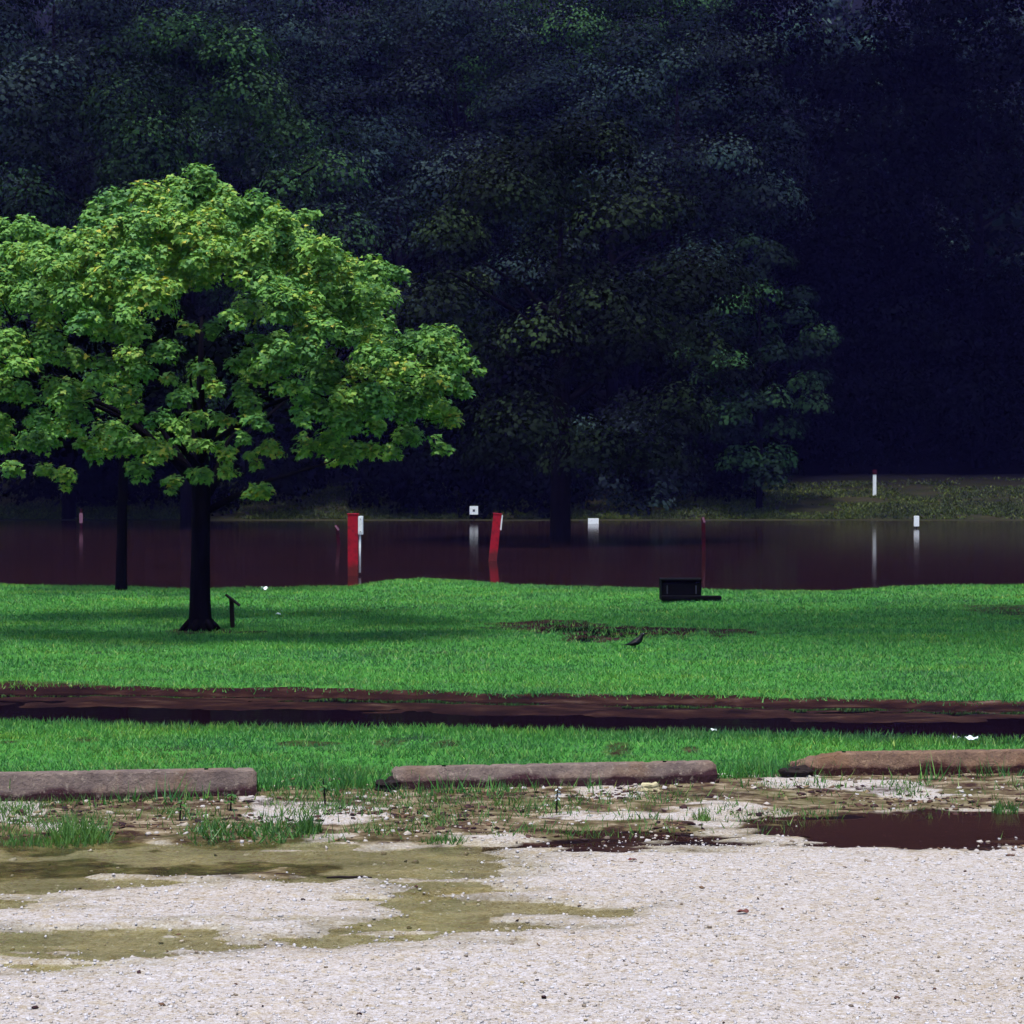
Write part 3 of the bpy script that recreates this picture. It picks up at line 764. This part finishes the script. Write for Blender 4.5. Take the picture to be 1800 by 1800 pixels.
mb = MB(); mb.box((.115, -.02, .93), (.035, .15, .36)); mb.build('meter_box', M['white'], e, False, .008)
mb = MB(); mb.box((0, 0, 1.132), (.22, .22, .024)); mb.build('cap', M['red'], e, False, .006)
e, z0 = post('marker_post', 1237, 968, 55.0, .10, .90, M['dark_red'], 'thin dark red post with pink reflector in the flood behind the fire box', 'post', R(-1))
mb = MB(); mb.box((.01, -.055, .84), (.055, .01, .15), Matrix.Rotation(R(-18), 3, 'Y')); mb.build('reflector', M['pink'], e, False, .003)
e, z0 = post('marker_post', 596, 950, 59.0, .10, .60, M['dark_red'], 'short dark red post with tilted pink reflector left of the upright red post', 'post', R(-6))
mb = MB(); mb.box((.0, -.055, .52), (.055, .01, .17), Matrix.Rotation(R(-30), 3, 'Y')); mb.build('reflector', M['pink'], e, False, .003)
e, z0 = post('marker_post', 143, 934, 76.0, .07, .75, M['dark_red'], 'dark marker post with pale plate far left beyond the flood', 'post')
mb = MB(); mb.box((.0, -.045, .42), (.13, .015, .38)); mb.build('plate', M['pink'], e, False, .004)
def sign_post(u, vc, Y, w, h, label, hole=False, tall=None):
    c = at(u, vc, Y); zb = WATER_Z if Y < 92 else hz(c.x, Y)
    e = empty('sign_post', (c.x, Y, zb), label, 'sign')
    mb = MB(); mb.box((0, .03, (c.z - zb + h * .4) / 2 - .2), (.05, .04, c.z - zb + h * .4 + .4)); mb.build('stake', M['wood'], e)
    mb = MB(); mb.box((0, -.01, c.z - zb), (w, .03, h)); mb.build('plate', M['white'], e, False, .006)
    if hole:
        mb = MB(); mb.box((0, -.029, c.z - zb - .01), (w * .28, .006, h * .28)); mb.build('mark', M['greymetal'], e)
    return e
sign_post(833, 897, 87, .36, .36, 'small square white sign with grey centre mark between the red posts', True)
sign_post(1043, 917, 84, .44, .28, 'low oblong white sign right of the flooded tree trunk')
sign_post(1611, 916, 77, .20, .40, 'small white upright marker standing in the flood at the right')
e, z0 = post('bank_post', 1537, 872, 97.5, .16, 1.0, M['white'], 'white bank post with red top on the far grassy bank', 'post')
mb = MB(); mb.box((0, 0, 1.12), (.20, .20, .22)); mb.build('cap', M['dark_red'], e, False, .02)

# ---------------------------------------------------------------- iron fire box on the lawn
c = gnd(1196, 1061); zb = hz(c.x, c.y)
e = empty('fire_box', (c.x, c.y, zb), 'black iron fire box with low side tray on the lawn by the water', 'fire box')
k = 1 / px(c.y)
mb = MB(); W_, H_, D_ = 72 * k, 35 * k, .42
mb.box((0, D_ / 2, H_ / 2), (W_ * .98, .02, H_)); mb.build('back_panel', M['iron'], e, False, .004)
for s in (-1, 1):
    mb = MB(); mb.box((s * W_ * .46, 0, H_ / 2), (.03, D_ - .02, H_)); mb.build('side_panel', M['iron'], e, False, .004)
    mb = MB(); mb.box((s * W_ * .35, -D_ / 2 - .012, H_ * .55), (.014, .012, H_ * .42)); mb.build('bar', M['greymetal'], e)
mb = MB(); mb.box((0, -D_ / 2, H_ * .5), (W_ * .9, .02, H_ * .82)); mb.build('front_panel', M['iron'], e, False, .004)
mb = MB(); mb.box((0, 0, H_ + .012), (W_, D_ + .05, .024)); mb.build('grate', M['iron'], e, False, .005)
mb = MB(); mb.box((W_ * .22, -D_ / 2 - .10, .045), (W_ * 1.45, .16, .075)); mb.build('tray', M['iron'], e, False, .02)

# leaning stake beside the tree
c = gnd(408, 1107); zb = hz(c.x, c.y)
e = empty('stake', (c.x, c.y, zb), 'short dark wooden stake with slanted board top right of the tree', 'stake')
mb = MB(); mb.box((0, 0, .16), (.055, .05, .42), Matrix.Rotation(R(-2), 3, 'Y')); mb.build('post', M['wood'], e, False, .006)
mb = MB(); mb.box((.012, -.02, .35), (.23, .12, .022), Matrix.Rotation(R(38), 3, 'Y')); mb.build('board', M['wood'], e, False, .005)

# ---------------------------------------------------------------- bird on the lawn
c = gnd(1117, 1146); zb = hz(c.x, c.y) - .005
# side profile: (x along, z height, half width, half height)
prof = [(-.155, .055, .010, .003), (-.12, .056, .018, .005), (-.085, .060, .018, .010), (-.055, .066, .030, .022), (-.02, .076, .040, .034), (.02, .092, .042, .040),
        (.048, .116, .034, .036), (.064, .142, .024, .026), (.075, .163, .021, .021), (.088, .174, .018, .017), (.102, .177, .010, .009), (.118, .179, .006, .0055), (.140, .181, .0015, .0015)]
V, F_ = [], []; n_ = 12
for i_, (bx, bz, hw, hh) in enumerate(prof):
    a_ = prof[max(i_ - 1, 0)]; b_ = prof[min(i_ + 1, len(prof) - 1)]
    d_ = Vector((b_[0] - a_[0], 0, b_[1] - a_[1])).normalized(); up_ = Vector((-d_.z, 0, d_.x))
    for k in range(n_):
        th = 2 * math.pi * k / n_
        V.append(Vector((bx, 0, bz)) + Vector((0, 1, 0)) * (hw * math.cos(th)) + up_ * (hh * math.sin(th)))
for i_ in range(len(prof) - 1):
    for k in range(n_):
        F_.append((i_ * n_ + k, i_ * n_ + (k + 1) % n_, (i_ + 1) * n_ + (k + 1) % n_, (i_ + 1) * n_ + k))
F_.append(tuple(range(n_))[::-1]); F_.append(tuple((len(prof) - 1) * n_ + k for k in range(n_)))
me = bpy.data.meshes.new('bird'); me.from_pydata([tuple(q) for q in V], [], F_)
for q in me.polygons: q.use_smooth = True
bird = link('bird', me, M['plumage']); bird.location = (c.x, c.y, zb); bird.rotation_euler = (0, 0, R(8))
tag(bird, 'black bird standing on the lawn with head raised to the right', 'bird')
for s in (-1, 1):
    mb = MB(); mb.tube([(.0, s * .016, .065), (-.008, s * .016, .025), (.002, s * .016, -.02), (.03, s * .018, -.022)], [.006, .004, .003, .002], 6); mb.build('leg', M['plumage'], bird, True)
    mb = MB(); mb.tube([(.045, s * .034, .10), (.0, s * .043, .086), (-.06, s * .030, .066), (-.115, s * .012, .058)], [.010, .022, .014, .003], 8); w_ = mb.build('wing', M['plumage'], bird, True)
    bm = bmesh.new(); bmesh.ops.create_uvsphere(bm, u_segments=8, v_segments=6, radius=.0035); mm = bpy.data.meshes.new('eye'); bm.to_mesh(mm); bm.free()
    ey = link('eye', mm, M['pale'], bird); ey.location = (.091, s * .0165, .178)

# ---------------------------------------------------------------- trees
def lobed_leaf():
    a = []; 
    for ang, r in ((-90, .12), (-32, .52), (12, .66), (50, .40), (90, .84), (130, .40), (168, .66), (212, .52)):
        a.append((r * math.cos(R(ang)), r * math.sin(R(ang)) + .1))
    V = [(0, .12, .0)] + [(x, y, -.18 * abs(x) - .10 * y * y) for x, y in a]
    n_ = len(a); F_ = [(0, 1 + i, 1 + (i + 1) % n_) for i in range(n_)]
    return np.array(V), np.array(F_)
LV, LF = lobed_leaf()
tree0 = gnd(352, 1112); TY = tree0.y; K0 = px(TY)
near = empty('green_tree', (tree0.x, tree0.y, hz(tree0.x, tree0.y)), 'bright yellow green tree with spreading crown on the lawn at the left', 'tree')
lobes = [(300,330,30),(350,330,45),(270,352,40),(380,358,40),(328,356,45),(235,382,40),(425,368,35),(470,368,35),(290,375,45),(200,370,42),(165,385,30),(240,410,50),(330,400,55),(400,395,45),(445,375,40),(500,390,40),(540,385,22),
 (20,412,42),(70,412,40),(120,425,40),(90,470,50),(30,470,45),(160,450,50),(0,520,45),(60,540,50),(130,540,50),(-40,460,50),(-60,560,60),
 (230,470,50),(310,470,50),(390,460,50),(460,450,45),(500,470,45),(560,440,35),(595,437,20),(560,490,50),(500,530,45),(620,490,45),(660,480,35),(697,492,26),
 (610,540,45),(560,560,40),(650,530,40),(450,500,45),(260,520,45),(20,610,50),(90,610,45),(140,640,30),(200,590,35),(150,570,35),(30,690,45),(100,700,35),
 (0,760,40),(60,780,35),(-50,680,60),(-90,620,60),(-110,520,60),(285,625,32),(375,580,24),(330,580,20),(190,640,28),(170,680,35),(420,560,30),(470,600,35),(540,610,35),(600,600,40),
 (430,640,35),(490,640,38),(650,620,40),(700,610,35),(755,592,28),(790,605,22),(750,625,35),(570,670,45),(640,670,45),(700,670,40),(760,670,35),(820,642,22),
 (842,655,12),(800,690,28),(720,720,45),(660,720,45),(780,735,30),(600,740,40),(772,788,22),(720,770,35),(520,690,35),(560,720,30),(430,700,28),(380,690,20),
 (330,690,20),(285,745,26),(290,800,24),(245,832,28),(165,800,20),(350,842,28),(420,770,20),(530,740,25),(600,800,28),(650,790,28),(110,842,26),(470,860,22),
 (350,790,26),(200,760,25),(120,760,28),(20,830,26),(140,720,35),(220,700,28),(310,760,26),(480,790,28),(540,790,28),(690,800,24),(80,830,26),(400,830,22),(445,872,20),(300,852,22),(345,742,24),(395,738,22),(315,705,22),(360,655,22),(300,668,20),(255,790,24),(395,795,22),(460,745,26),(445,815,22),(250,655,26),(235,735,24)]
CU, CV, RU, RV = 345, 600, 520, 290
OUT_U = [-150, -50, 0, 100, 150, 165, 260, 300, 345, 420, 540, 600, 700, 790, 850]
OUT_V = [440, 415, 400, 395, 385, 345, 330, 305, 305, 345, 375, 425, 478, 565, 645]
def outline(u): return float(np.interp(u, OUT_U, OUT_V))
allL = []
rr = np.random.default_rng(11)
for (u, v, r) in lobes:
    q = 1 - ((u - CU) / RU) ** 2 - ((v - CV) / RV) ** 2
    dep = math.sqrt(max(q, .0)) * RU * .92
    dy = -(dep * rr.uniform(.55, 1.0)) / K0
    Y = TY + dy
    p_ = at(u, v, Y); allL.append((p_, r / px(Y) * 1.05, 1))
for _ in range(52):                                        # smaller shoots filling the upper dome
    u = rr.uniform(-120, 640); v = rr.uniform(370, 590)
    if v < outline(u) + 48 or (300 < u < 480 and v > 520): continue
    q = 1 - ((u - CU) / RU) ** 2 - ((v - CV) / RV) ** 2
    if q < .03: continue
    Y = TY - math.sqrt(q) * RU * .92 * rr.uniform(.7, 1.0) / K0
    allL.append((at(u, v, Y), rr.uniform(26, 42) / px(Y), 1))
for _ in range(34):                                        # low shoots of the right and left skirts
    u = rr.uniform(440, 800) if rr.random() < .65 else rr.uniform(-90, 190); v = rr.uniform(610, 800)
    q = 1 - ((u - CU) / RU) ** 2 - ((v - CV) / RV) ** 2
    if q < .02: continue
    Y = TY - math.sqrt(q) * RU * .92 * rr.uniform(.4, 1.0) / K0
    allL.append((at(u, v, Y), rr.uniform(22, 36) / px(Y), 1))
nf = len(allL)
for _ in range(190):                                       # the far half and the inside of the crown
    a = rr.uniform(0, 6.283); zc = rr.uniform(-.85, .95); q = math.sqrt(1 - zc * zc) * rr.uniform(.55, 1.0)
    x = math.cos(a) * q; y = abs(math.sin(a)) * q * .95 + rr.uniform(-.15, .1)
    u = CU + x * RU * .97; v = CV - zc * RV * .93 + (20 if abs(x) > .7 else 0)
    if v < outline(u) + 62: v = outline(u) + 62 + rr.uniform(0, 60)
    if v > 800 or (u > 780 and v > 730): continue
    if v > 560 and rr.random() < .5: continue
    if v > 540 and abs(u - 350) < 150 and y < .15: continue
    Y = TY + y * RU / K0
    allL.append((at(u, v, Y), rr.uniform(38, 60) / px(TY), 0))
P_, N_, T_, S_, C_ = [], [], [], [], []
for (p_, r, front) in allL:
    nsub = 6
    sub = rr.normal(size=(nsub, 3)); sub /= np.linalg.norm(sub, axis=1, keepdims=True)
    sub[:, 2] *= .95
    sub = np.array(p_)[None] + sub * r * rr.uniform(.25, .72, (nsub, 1))
    young = rr.uniform(-.16, .20)
    for c_ in sub:                                             # each lobe is a handful of leafy shoots
        rs = r * rr.uniform(.38, .66)
        nl = int((50 if front else 36) * (r / .27) ** 2 * (rs / (r * .46)) ** 1.5) + 4
        d = rr.normal(size=(nl, 3)); d /= np.linalg.norm(d, axis=1, keepdims=True)
        d[:, 2] = np.where(d[:, 2] < -.25, -d[:, 2], d[:, 2])
        pos = c_[None] + d * (rs * rr.uniform(.35, 1.15, nl) ** .6)[:, None] * np.array([1.02, 1.0, 1.0])
        P_.append(pos)
        N_.append(d * .85 + np.array([0, -.10, .55]) + rr.normal(size=(nl, 3)) * .38)
        T_.append(d * np.array([.7, .7, .2]) + np.array([0, 0, -.8]) + rr.normal(size=(nl, 3)) * .5)
        S_.append(rr.uniform(.033, .070, nl))
        C_.append(np.clip(rr.normal(.48 + young + rr.uniform(-.1, .1), .17, nl) + (rr.random(nl) < .003) * .5, 0, 1))
P_ = np.concatenate(P_); V, F_ = scatter(LV, LF, P_ - np.array(near.location)[None], frames(np.concatenate(N_), np.concatenate(T_)), np.concatenate(S_))
link('crown', np_mesh('crown', V, F_, {'rnd': ('FACE', np.repeat(np.concatenate(C_), len(LF)))}), M['leaf_near'], near)
base = Vector(near.location)
mb = MB()
topz = at(352, 850, TY).z
mb.tube([(-.01, 0, -.08), (-.01, 0, .0), (0, 0, .06), (.0, 0, .18), (0, 0, .45), (.005, 0, .9), (.01, 0, 1.35), (.015, .02, 1.75), (.01, .05, 2.3), (.0, .05, 3.0), (.02, .06, 3.9)],
        [.24, .195, .160, .138, .126, .120, .117, .118, .085, .05, .02], 14, True, .05)
trunk = mb.build('trunk', M['bark'], near, True)
mb = MB()
for k in range(6):                                         # root flare toes
    a = k * 1.05 + .3
    mb.tube([(.10 * math.cos(a), .10 * math.sin(a), .12), (.20 * math.cos(a), .20 * math.sin(a), .035), (.27 * math.cos(a), .27 * math.sin(a), -.02)], [.055, .04, .015], 8)
mb.build('root', M['bark'], near, True)
nodes = []
for k in range(13):
    a = k * 2.399; el = .25 + .5 * ((k * .618) % 1)
    s0 = Vector((.01, .02, 1.55 + .9 * ((k * .37) % 1)))
    L_ = 1.5 + .6 * ((k * .73) % 1)
    mid = s0 + Vector((math.cos(a) * L_ * .5, math.sin(a) * L_ * .5, L_ * el * .75))
    tip = s0 + Vector((math.cos(a) * L_ * 1.05, math.sin(a) * L_ * 1.05, L_ * el * 1.15 + .1))
    mbl = MB(); mbl.tube([s0 - Vector((0, 0, .1)), s0.lerp(mid, .5) + Vector((0, 0, -.05)), mid, tip], [.050, .040, .030, .012], 8, True, .06); mbl.build('limb', M['bark'], near, True)
    nodes += [mid, tip, s0.lerp(mid, .6)]
mb = MB()
for (p_, r, front) in allL:
    q = p_ - base
    if random.random() < (.95 if (not front or abs(q.x) < 1.9) else .45): continue
    nd = min(nodes, key=lambda n_: (n_ - q).length + (.6 if n_.z > q.z + .2 else 0))
    md = nd.lerp(q, .55) + Vector((random.uniform(-.08, .08), random.uniform(-.08, .08), random.uniform(.0, .12)))
    mb.tube([nd, md, q, q + (q - md) * .35], [.010, .007, .005, .003], 5, False)
tag(mb.build('branches', M['bark'], near, True), kind='stuff')

# crowns of the woodland trees: clumped leaf sprays spread over many puffs
quad = np.array([[-.12, -.5, 0], [.5, -.1, -.08], [.1, .55, .04], [-.45, .12, -.08]])
quadF = np.array([[0, 1, 2, 3]])
def crown_mesh(name, rx, ry, rz, npuff, per, size, seed, puff=(.8, 1.5), taper=.25, hole=0.0, flatbot=-.55):
    r_ = np.random.default_rng(seed)
    Ps, Ns, Ts, Ss, Cs = [], [], [], [], []
    for k in range(npuff):
        zc = r_.uniform(flatbot - .2, 1.0); a = r_.uniform(0, 6.283)
        q = math.sqrt(max(0, 1 - zc * zc)) if zc > flatbot else math.sqrt(max(0, 1 - flatbot ** 2)) * .9
        w = (r_.uniform(.80, 1.0) if r_.random() > .15 else r_.uniform(.4, .8)) * (1 - taper * max(0, zc))
        w *= 1 + .16 * math.sin(3 * a + seed) + .12 * math.sin(5 * a + 2 * zc * 3 + seed * 2)
        c = np.array([math.cos(a) * q * rx * w, math.sin(a) * q * ry * w, zc * rz * (.86 + .18 * r_.random())])
        pr_ = r_.uniform(*puff)
        n_ = int(per * (pr_ / puff[1]) ** 1.6)
        d = r_.normal(size=(n_, 3)); d /= np.linalg.norm(d, axis=1, keepdims=True)
        d[:, 2] = np.where(d[:, 2] < -.15, np.abs(d[:, 2]) * r_.uniform(.3, 1, n_), d[:, 2])
        rad = pr_ * r_.uniform(.84, 1.05, n_) * (1 + .14 * np.sin(d[:, 0] * 6 + k) * np.cos(d[:, 1] * 5 + k * 2))
        Ps.append(c + d * rad[:, None] * np.array([1, 1, .95]))
        Ns.append(d * .95 + np.array([0, 0, .16]) + r_.normal(size=(n_, 3)) * .10)
        Ts.append(d * np.array([1, 1, .2]) + np.array([0, 0, -.5]) + r_.normal(size=(n_, 3)) * .5)
        Ss.append(r_.uniform(.6, 1.25, n_) * size)
        Cs.append(np.clip(r_.normal(.42 + r_.uniform(-.36, .36), .045, n_), 0, 1))
    Nf = np.concatenate(Ns)
    V, F_ = scatter(quad, quadF, np.concatenate(Ps), frames(Nf + r_.normal(size=Nf.shape) * .25, np.concatenate(Ts)), np.concatenate(Ss))
    me = np_mesh(name, V, F_, {'rnd': ('FACE', np.concatenate(Cs))}, smooth=True)
    nn = np.concatenate(Ns); nn = nn / np.linalg.norm(nn, axis=1, keepdims=True)      # leaves of a clump share the clump's rounded shading
    me.normals_split_custom_set_from_vertices(np.repeat(nn, len(quad), 0).tolist())
    return me
def share(name, me, mat, parent=None):
    """one crown mesh for many trees, each with its own leaf colour"""
    o = link(name, me, mat, parent)
    o.material_slots[0].link = 'OBJECT'; o.material_slots[0].material = mat
    return o
def woodland_tree(name, u, vc, Y, mesh, mat, rzc, label, trunk_r=.22, rot=0.0, scale=1.0, group=None, vbase=None):
    """crown centre at pixel (u, vc) at depth Y"""
    c = at(u, vc, Y); zb = max(hz(c.x, Y), -.6)
    e = empty(name, (c.x, Y, zb), label, 'tree', group)
    o = share('crown', mesh, mat, e); o.location = (0, 0, c.z - zb); o.rotation_euler = (0, 0, rot); o.scale = (scale,) * 3
    Hc = c.z - zb
    mb = MB(); mb.tube([(0, 0, -.3), (0, 0, .15), (.02, 0, Hc * .35), (.05, 0, Hc * .8), (.0, .05, Hc + rzc * scale * .55)], [trunk_r * 1.5, trunk_r * 1.12, trunk_r, trunk_r * .8, trunk_r * .2], 10, True, .05)
    for k in range(7):
        a = k * 2.4 + rot; z0_ = Hc * (.62 + .06 * k)
        L_ = rzc * scale * .75
        mb.tube([(0.03, 0, z0_), (math.cos(a) * L_ * .45, math.sin(a) * L_ * .45, z0_ + L_ * .30), (math.cos(a) * L_, math.sin(a) * L_, z0_ + L_ * .55)], [trunk_r * .42, trunk_r * .28, trunk_r * .1], 6, False)
    mb.build('trunk', M['bark'], e, True)
    return e
CM = {
 'mid': crown_mesh('crown_mid', 5.3, 5.0, 5.4, 120, 520, .13, 21, (.75, 1.6), .35, flatbot=-.8),
 'wedge': crown_mesh('crown_wedge', 2.5, 2.4, 4.0, 55, 330, .14, 22, (.5, .95), .3, flatbot=-.9),
 'tall': crown_mesh('crown_tall', 6.6, 6.0, 7.2, 115, 560, .15, 23, (.9, 2.0), .45, flatbot=-.8),
 'round': crown_mesh('crown_round', 6.0, 6.0, 6.2, 95, 560, .17, 24, (1.0, 2.3), .25, flatbot=-.75),
 'broad': crown_mesh('crown_broad', 8.0, 7.0, 6.5, 100, 580, .18, 25, (1.2, 2.7), .2, flatbot=-.7),
 'dark': crown_mesh('crown_dark', 9.0, 8.0, 12.0, 150, 520, .22, 26, (1.2, 2.7), .15, flatbot=-.92),
 'small': crown_mesh('crown_small', 2.2, 2.2, 1.7, 30, 260, .12, 27, (.5, .9), .2, flatbot=-.5),
 'bush': crown_mesh('crown_bush', 3.2, 2.6, 2.4, 50, 260, .17, 28, (.7, 1.2), .1, flatbot=-.6),
}
woodland_tree('slim_tree', 212, 690, 33.2, CM['small'], M['leaf_shaded'], 1.7, 'thin dark trunked tree standing behind the bright green tree', .085)
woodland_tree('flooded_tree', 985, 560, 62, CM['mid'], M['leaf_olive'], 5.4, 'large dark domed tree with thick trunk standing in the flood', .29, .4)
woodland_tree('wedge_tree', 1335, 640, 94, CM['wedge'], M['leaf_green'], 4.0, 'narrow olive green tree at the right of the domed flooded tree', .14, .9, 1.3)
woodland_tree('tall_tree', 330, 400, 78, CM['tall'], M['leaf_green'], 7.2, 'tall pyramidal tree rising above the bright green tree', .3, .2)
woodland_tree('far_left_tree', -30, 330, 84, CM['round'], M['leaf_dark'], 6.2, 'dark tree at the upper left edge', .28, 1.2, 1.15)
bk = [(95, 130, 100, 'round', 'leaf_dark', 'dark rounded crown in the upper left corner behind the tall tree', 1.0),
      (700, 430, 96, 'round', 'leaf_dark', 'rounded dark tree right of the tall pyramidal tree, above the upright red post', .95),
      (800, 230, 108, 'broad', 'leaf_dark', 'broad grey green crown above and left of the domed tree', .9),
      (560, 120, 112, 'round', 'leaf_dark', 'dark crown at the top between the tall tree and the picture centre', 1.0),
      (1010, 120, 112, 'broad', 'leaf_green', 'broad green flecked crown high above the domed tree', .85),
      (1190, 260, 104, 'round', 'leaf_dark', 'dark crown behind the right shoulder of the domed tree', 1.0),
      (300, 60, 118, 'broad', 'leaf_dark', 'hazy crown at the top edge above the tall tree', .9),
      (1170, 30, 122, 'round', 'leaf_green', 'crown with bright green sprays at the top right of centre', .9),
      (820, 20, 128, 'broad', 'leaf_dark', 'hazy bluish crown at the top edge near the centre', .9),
      (120, 560, 92, 'round', 'leaf_shaded', 'near black tree behind the left half of the bright green tree', 1.0),
      (560, 640, 100, 'round', 'leaf_shaded', 'near black tree behind the right half of the bright green tree', .9),
      (1480, 270, 112, 'dark', 'leaf_shaded', 'huge near black tree filling the upper right', 1.0),
      (1720, 330, 109, 'dark', 'leaf_shaded', 'huge near black tree at the right edge of the far bank', .95),
      (1350, 610, 112, 'round', 'leaf_shaded', 'near black tree behind the narrow olive tree', 1.0),
      (1560, 650, 111, 'broad', 'leaf_shaded', 'low black crown hanging over the far grassy bank', 1.0),
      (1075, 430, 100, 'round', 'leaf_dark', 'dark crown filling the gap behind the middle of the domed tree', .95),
      (880, 560, 101, 'round', 'leaf_shaded', 'near black tree behind the left flank of the domed tree', .95),
      (1120, 690, 104, 'round', 'leaf_shaded', 'near black tree behind the lower right of the domed tree', 1.0),
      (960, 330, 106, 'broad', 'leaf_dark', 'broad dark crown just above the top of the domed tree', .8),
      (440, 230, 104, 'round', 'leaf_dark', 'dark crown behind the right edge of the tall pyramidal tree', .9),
      (1760, 690, 112, 'round', 'leaf_shaded', 'low black crown above the right end of the far bank', 1.0)]
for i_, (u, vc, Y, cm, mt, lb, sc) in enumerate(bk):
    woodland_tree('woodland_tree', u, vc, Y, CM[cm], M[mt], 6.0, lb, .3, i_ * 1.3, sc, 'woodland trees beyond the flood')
# undergrowth at the foot of the wood
for i_, (u, vc, Y, sc, mt, lb) in enumerate([(60, 850, 96, 1.3, 'leaf_shaded', 'black bush at the far shore near the left edge'), (250, 850, 95, 1.3, 'leaf_shaded', 'black bush at the far shore behind the tree trunks'),
        (420, 852, 95, 1.1, 'leaf_shaded', 'black bush at the far shore left of the small green bank'), (740, 855, 95, 1.2, 'leaf_shaded', 'black bush at the far shore right of the small green bank'),
        (900, 858, 94, 1.2, 'leaf_shaded', 'black bush at the far shore behind the leaning red post'), (1090, 860, 95, 1.1, 'leaf_dark', 'dark bush at the far shore right of the flooded trunk'),
        (1240, 850, 97, 1.1, 'leaf_shaded', 'black bush where the far grassy bank begins')]):
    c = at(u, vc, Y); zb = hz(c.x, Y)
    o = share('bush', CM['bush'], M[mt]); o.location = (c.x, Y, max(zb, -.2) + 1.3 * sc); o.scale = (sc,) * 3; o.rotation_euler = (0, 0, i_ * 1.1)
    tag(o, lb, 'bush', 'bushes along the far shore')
# tall tree whose trunk stands just outside the frame at the right: its high crown shades that side of the lawn
e = empty('shade_tree', (9.3, 22.5, hz(9.3, 22.5)), 'tall spreading tree beyond the right edge shading the lawn', 'tree')
o = share('crown', CM['broad'], M['leaf_green'], e); o.location = (-2.6, .6, 13.6); o.scale = (.98, .55, .55)
mb = MB(); mb.tube([(0, 0, -.3), (0, 0, .2), (-.1, 0, 4), (-.5, .1, 8), (-1.6, .3, 12), (-2.3, .5, 15.5)], [.5, .36, .30, .26, .18, .05], 12, True, .05)
for k in range(9):
    a = k * 2.4; z0_ = 8.5 + .5 * k; L_ = 4.2
    mb.tube([(-.6 - .12 * k, .1, z0_), (-1.2 + math.cos(a) * L_ * .5, .3 + math.sin(a) * L_ * .25, z0_ + 1.2), (-2.0 + math.cos(a) * L_, .4 + math.sin(a) * L_ * .45, z0_ + 2.0)], [.12, .08, .03], 6, False)
mb.build('trunk', M['bark'], e, True)
# the wooded hillside beyond: one mass
Vs, Fs, Cs, NN = [], [], [], []; off = 0
src = [crown_mesh('h%d' % k, 5.5, 5.0, 6.5, 62, 95, .40, 40 + k, (1.0, 2.0), .3, flatbot=-.7) for k in range(3)]
arr = []
for me in src:
    v = np.empty(len(me.vertices) * 3, np.float32); me.vertices.foreach_get('co', v)
    f = np.empty(len(me.loops), np.int32); me.loops.foreach_get('vertex_index', f)
    nrm = np.empty(len(me.loops) * 3, np.float32); me.corner_normals.foreach_get('vector', nrm)
    c_ = np.empty(len(me.polygons), np.float32); me.attributes['rnd'].data.foreach_get('value', c_)
    nv_ = np.zeros((len(me.vertices), 3)); nv_[f] = nrm.reshape(-1, 3); arr.append((v.reshape(-1, 3), f.reshape(-1, 4), c_, nv_))
for me in src: bpy.data.meshes.remove(me)
hr = np.random.default_rng(77); k = 0
for (Y, nrow) in ((122, 8), (136, 9), (152, 9), (170, 9)):
    for j in range(nrow):
        x = ((j + .5 + hr.uniform(-.35, .35)) / nrow * 2 - 1) * (.30 * Y + 4); yy = Y + hr.uniform(-5, 5)
        v, f, c_, nv_ = arr[k % 3]; k += 1
        a = hr.uniform(0, 6.28); s = hr.uniform(.85, 1.25)
        Rz = np.array([[math.cos(a), -math.sin(a), 0], [math.sin(a), math.cos(a), 0], [0, 0, 1]])
        vv = (v * s) @ Rz.T + np.array([x, yy, hz(x, yy) + hr.uniform(7, 10) * s])
        Vs.append(vv); NN.append(nv_ @ Rz.T); Fs.append(f + off); off += len(vv); Cs.append(np.clip(c_ + hr.uniform(-.2, .2), 0, 1))
me = np_mesh('hillside_wood', np.concatenate(Vs), np.concatenate(Fs), {'rnd': ('FACE', np.concatenate(Cs))}, smooth=True)
me.normals_split_custom_set_from_vertices(np.concatenate(NN).tolist())
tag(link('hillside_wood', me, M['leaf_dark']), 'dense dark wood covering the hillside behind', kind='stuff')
for me in list(bpy.data.meshes):
    if me.users == 0: bpy.data.meshes.remove(me)

# ---------------------------------------------------------------- thin haze, tinted blue to lift the shadows towards navy
mb = MB(); mb.box((0, 190, 58), (760, 540, 124))
hme = mb.mesh('haze')
hm = bpy.data.materials.new('haze_air'); hm.use_nodes = True; ht = hm.node_tree
for nd in list(ht.nodes):
    if nd.type != 'OUTPUT_MATERIAL': ht.nodes.remove(nd)
pv = ht.nodes.new('ShaderNodeVolumePrincipled'); pv.inputs['Color'].default_value = (.20, .18, 1.0, 1); pv.inputs['Density'].default_value = .00016
ht.links.new(pv.outputs[0], ht.nodes['Material Output'].inputs['Volume'])
tag(link('haze', hme, hm), 'thin haze over the flooded park, tinted blue to lift the blacks', kind='stuff')
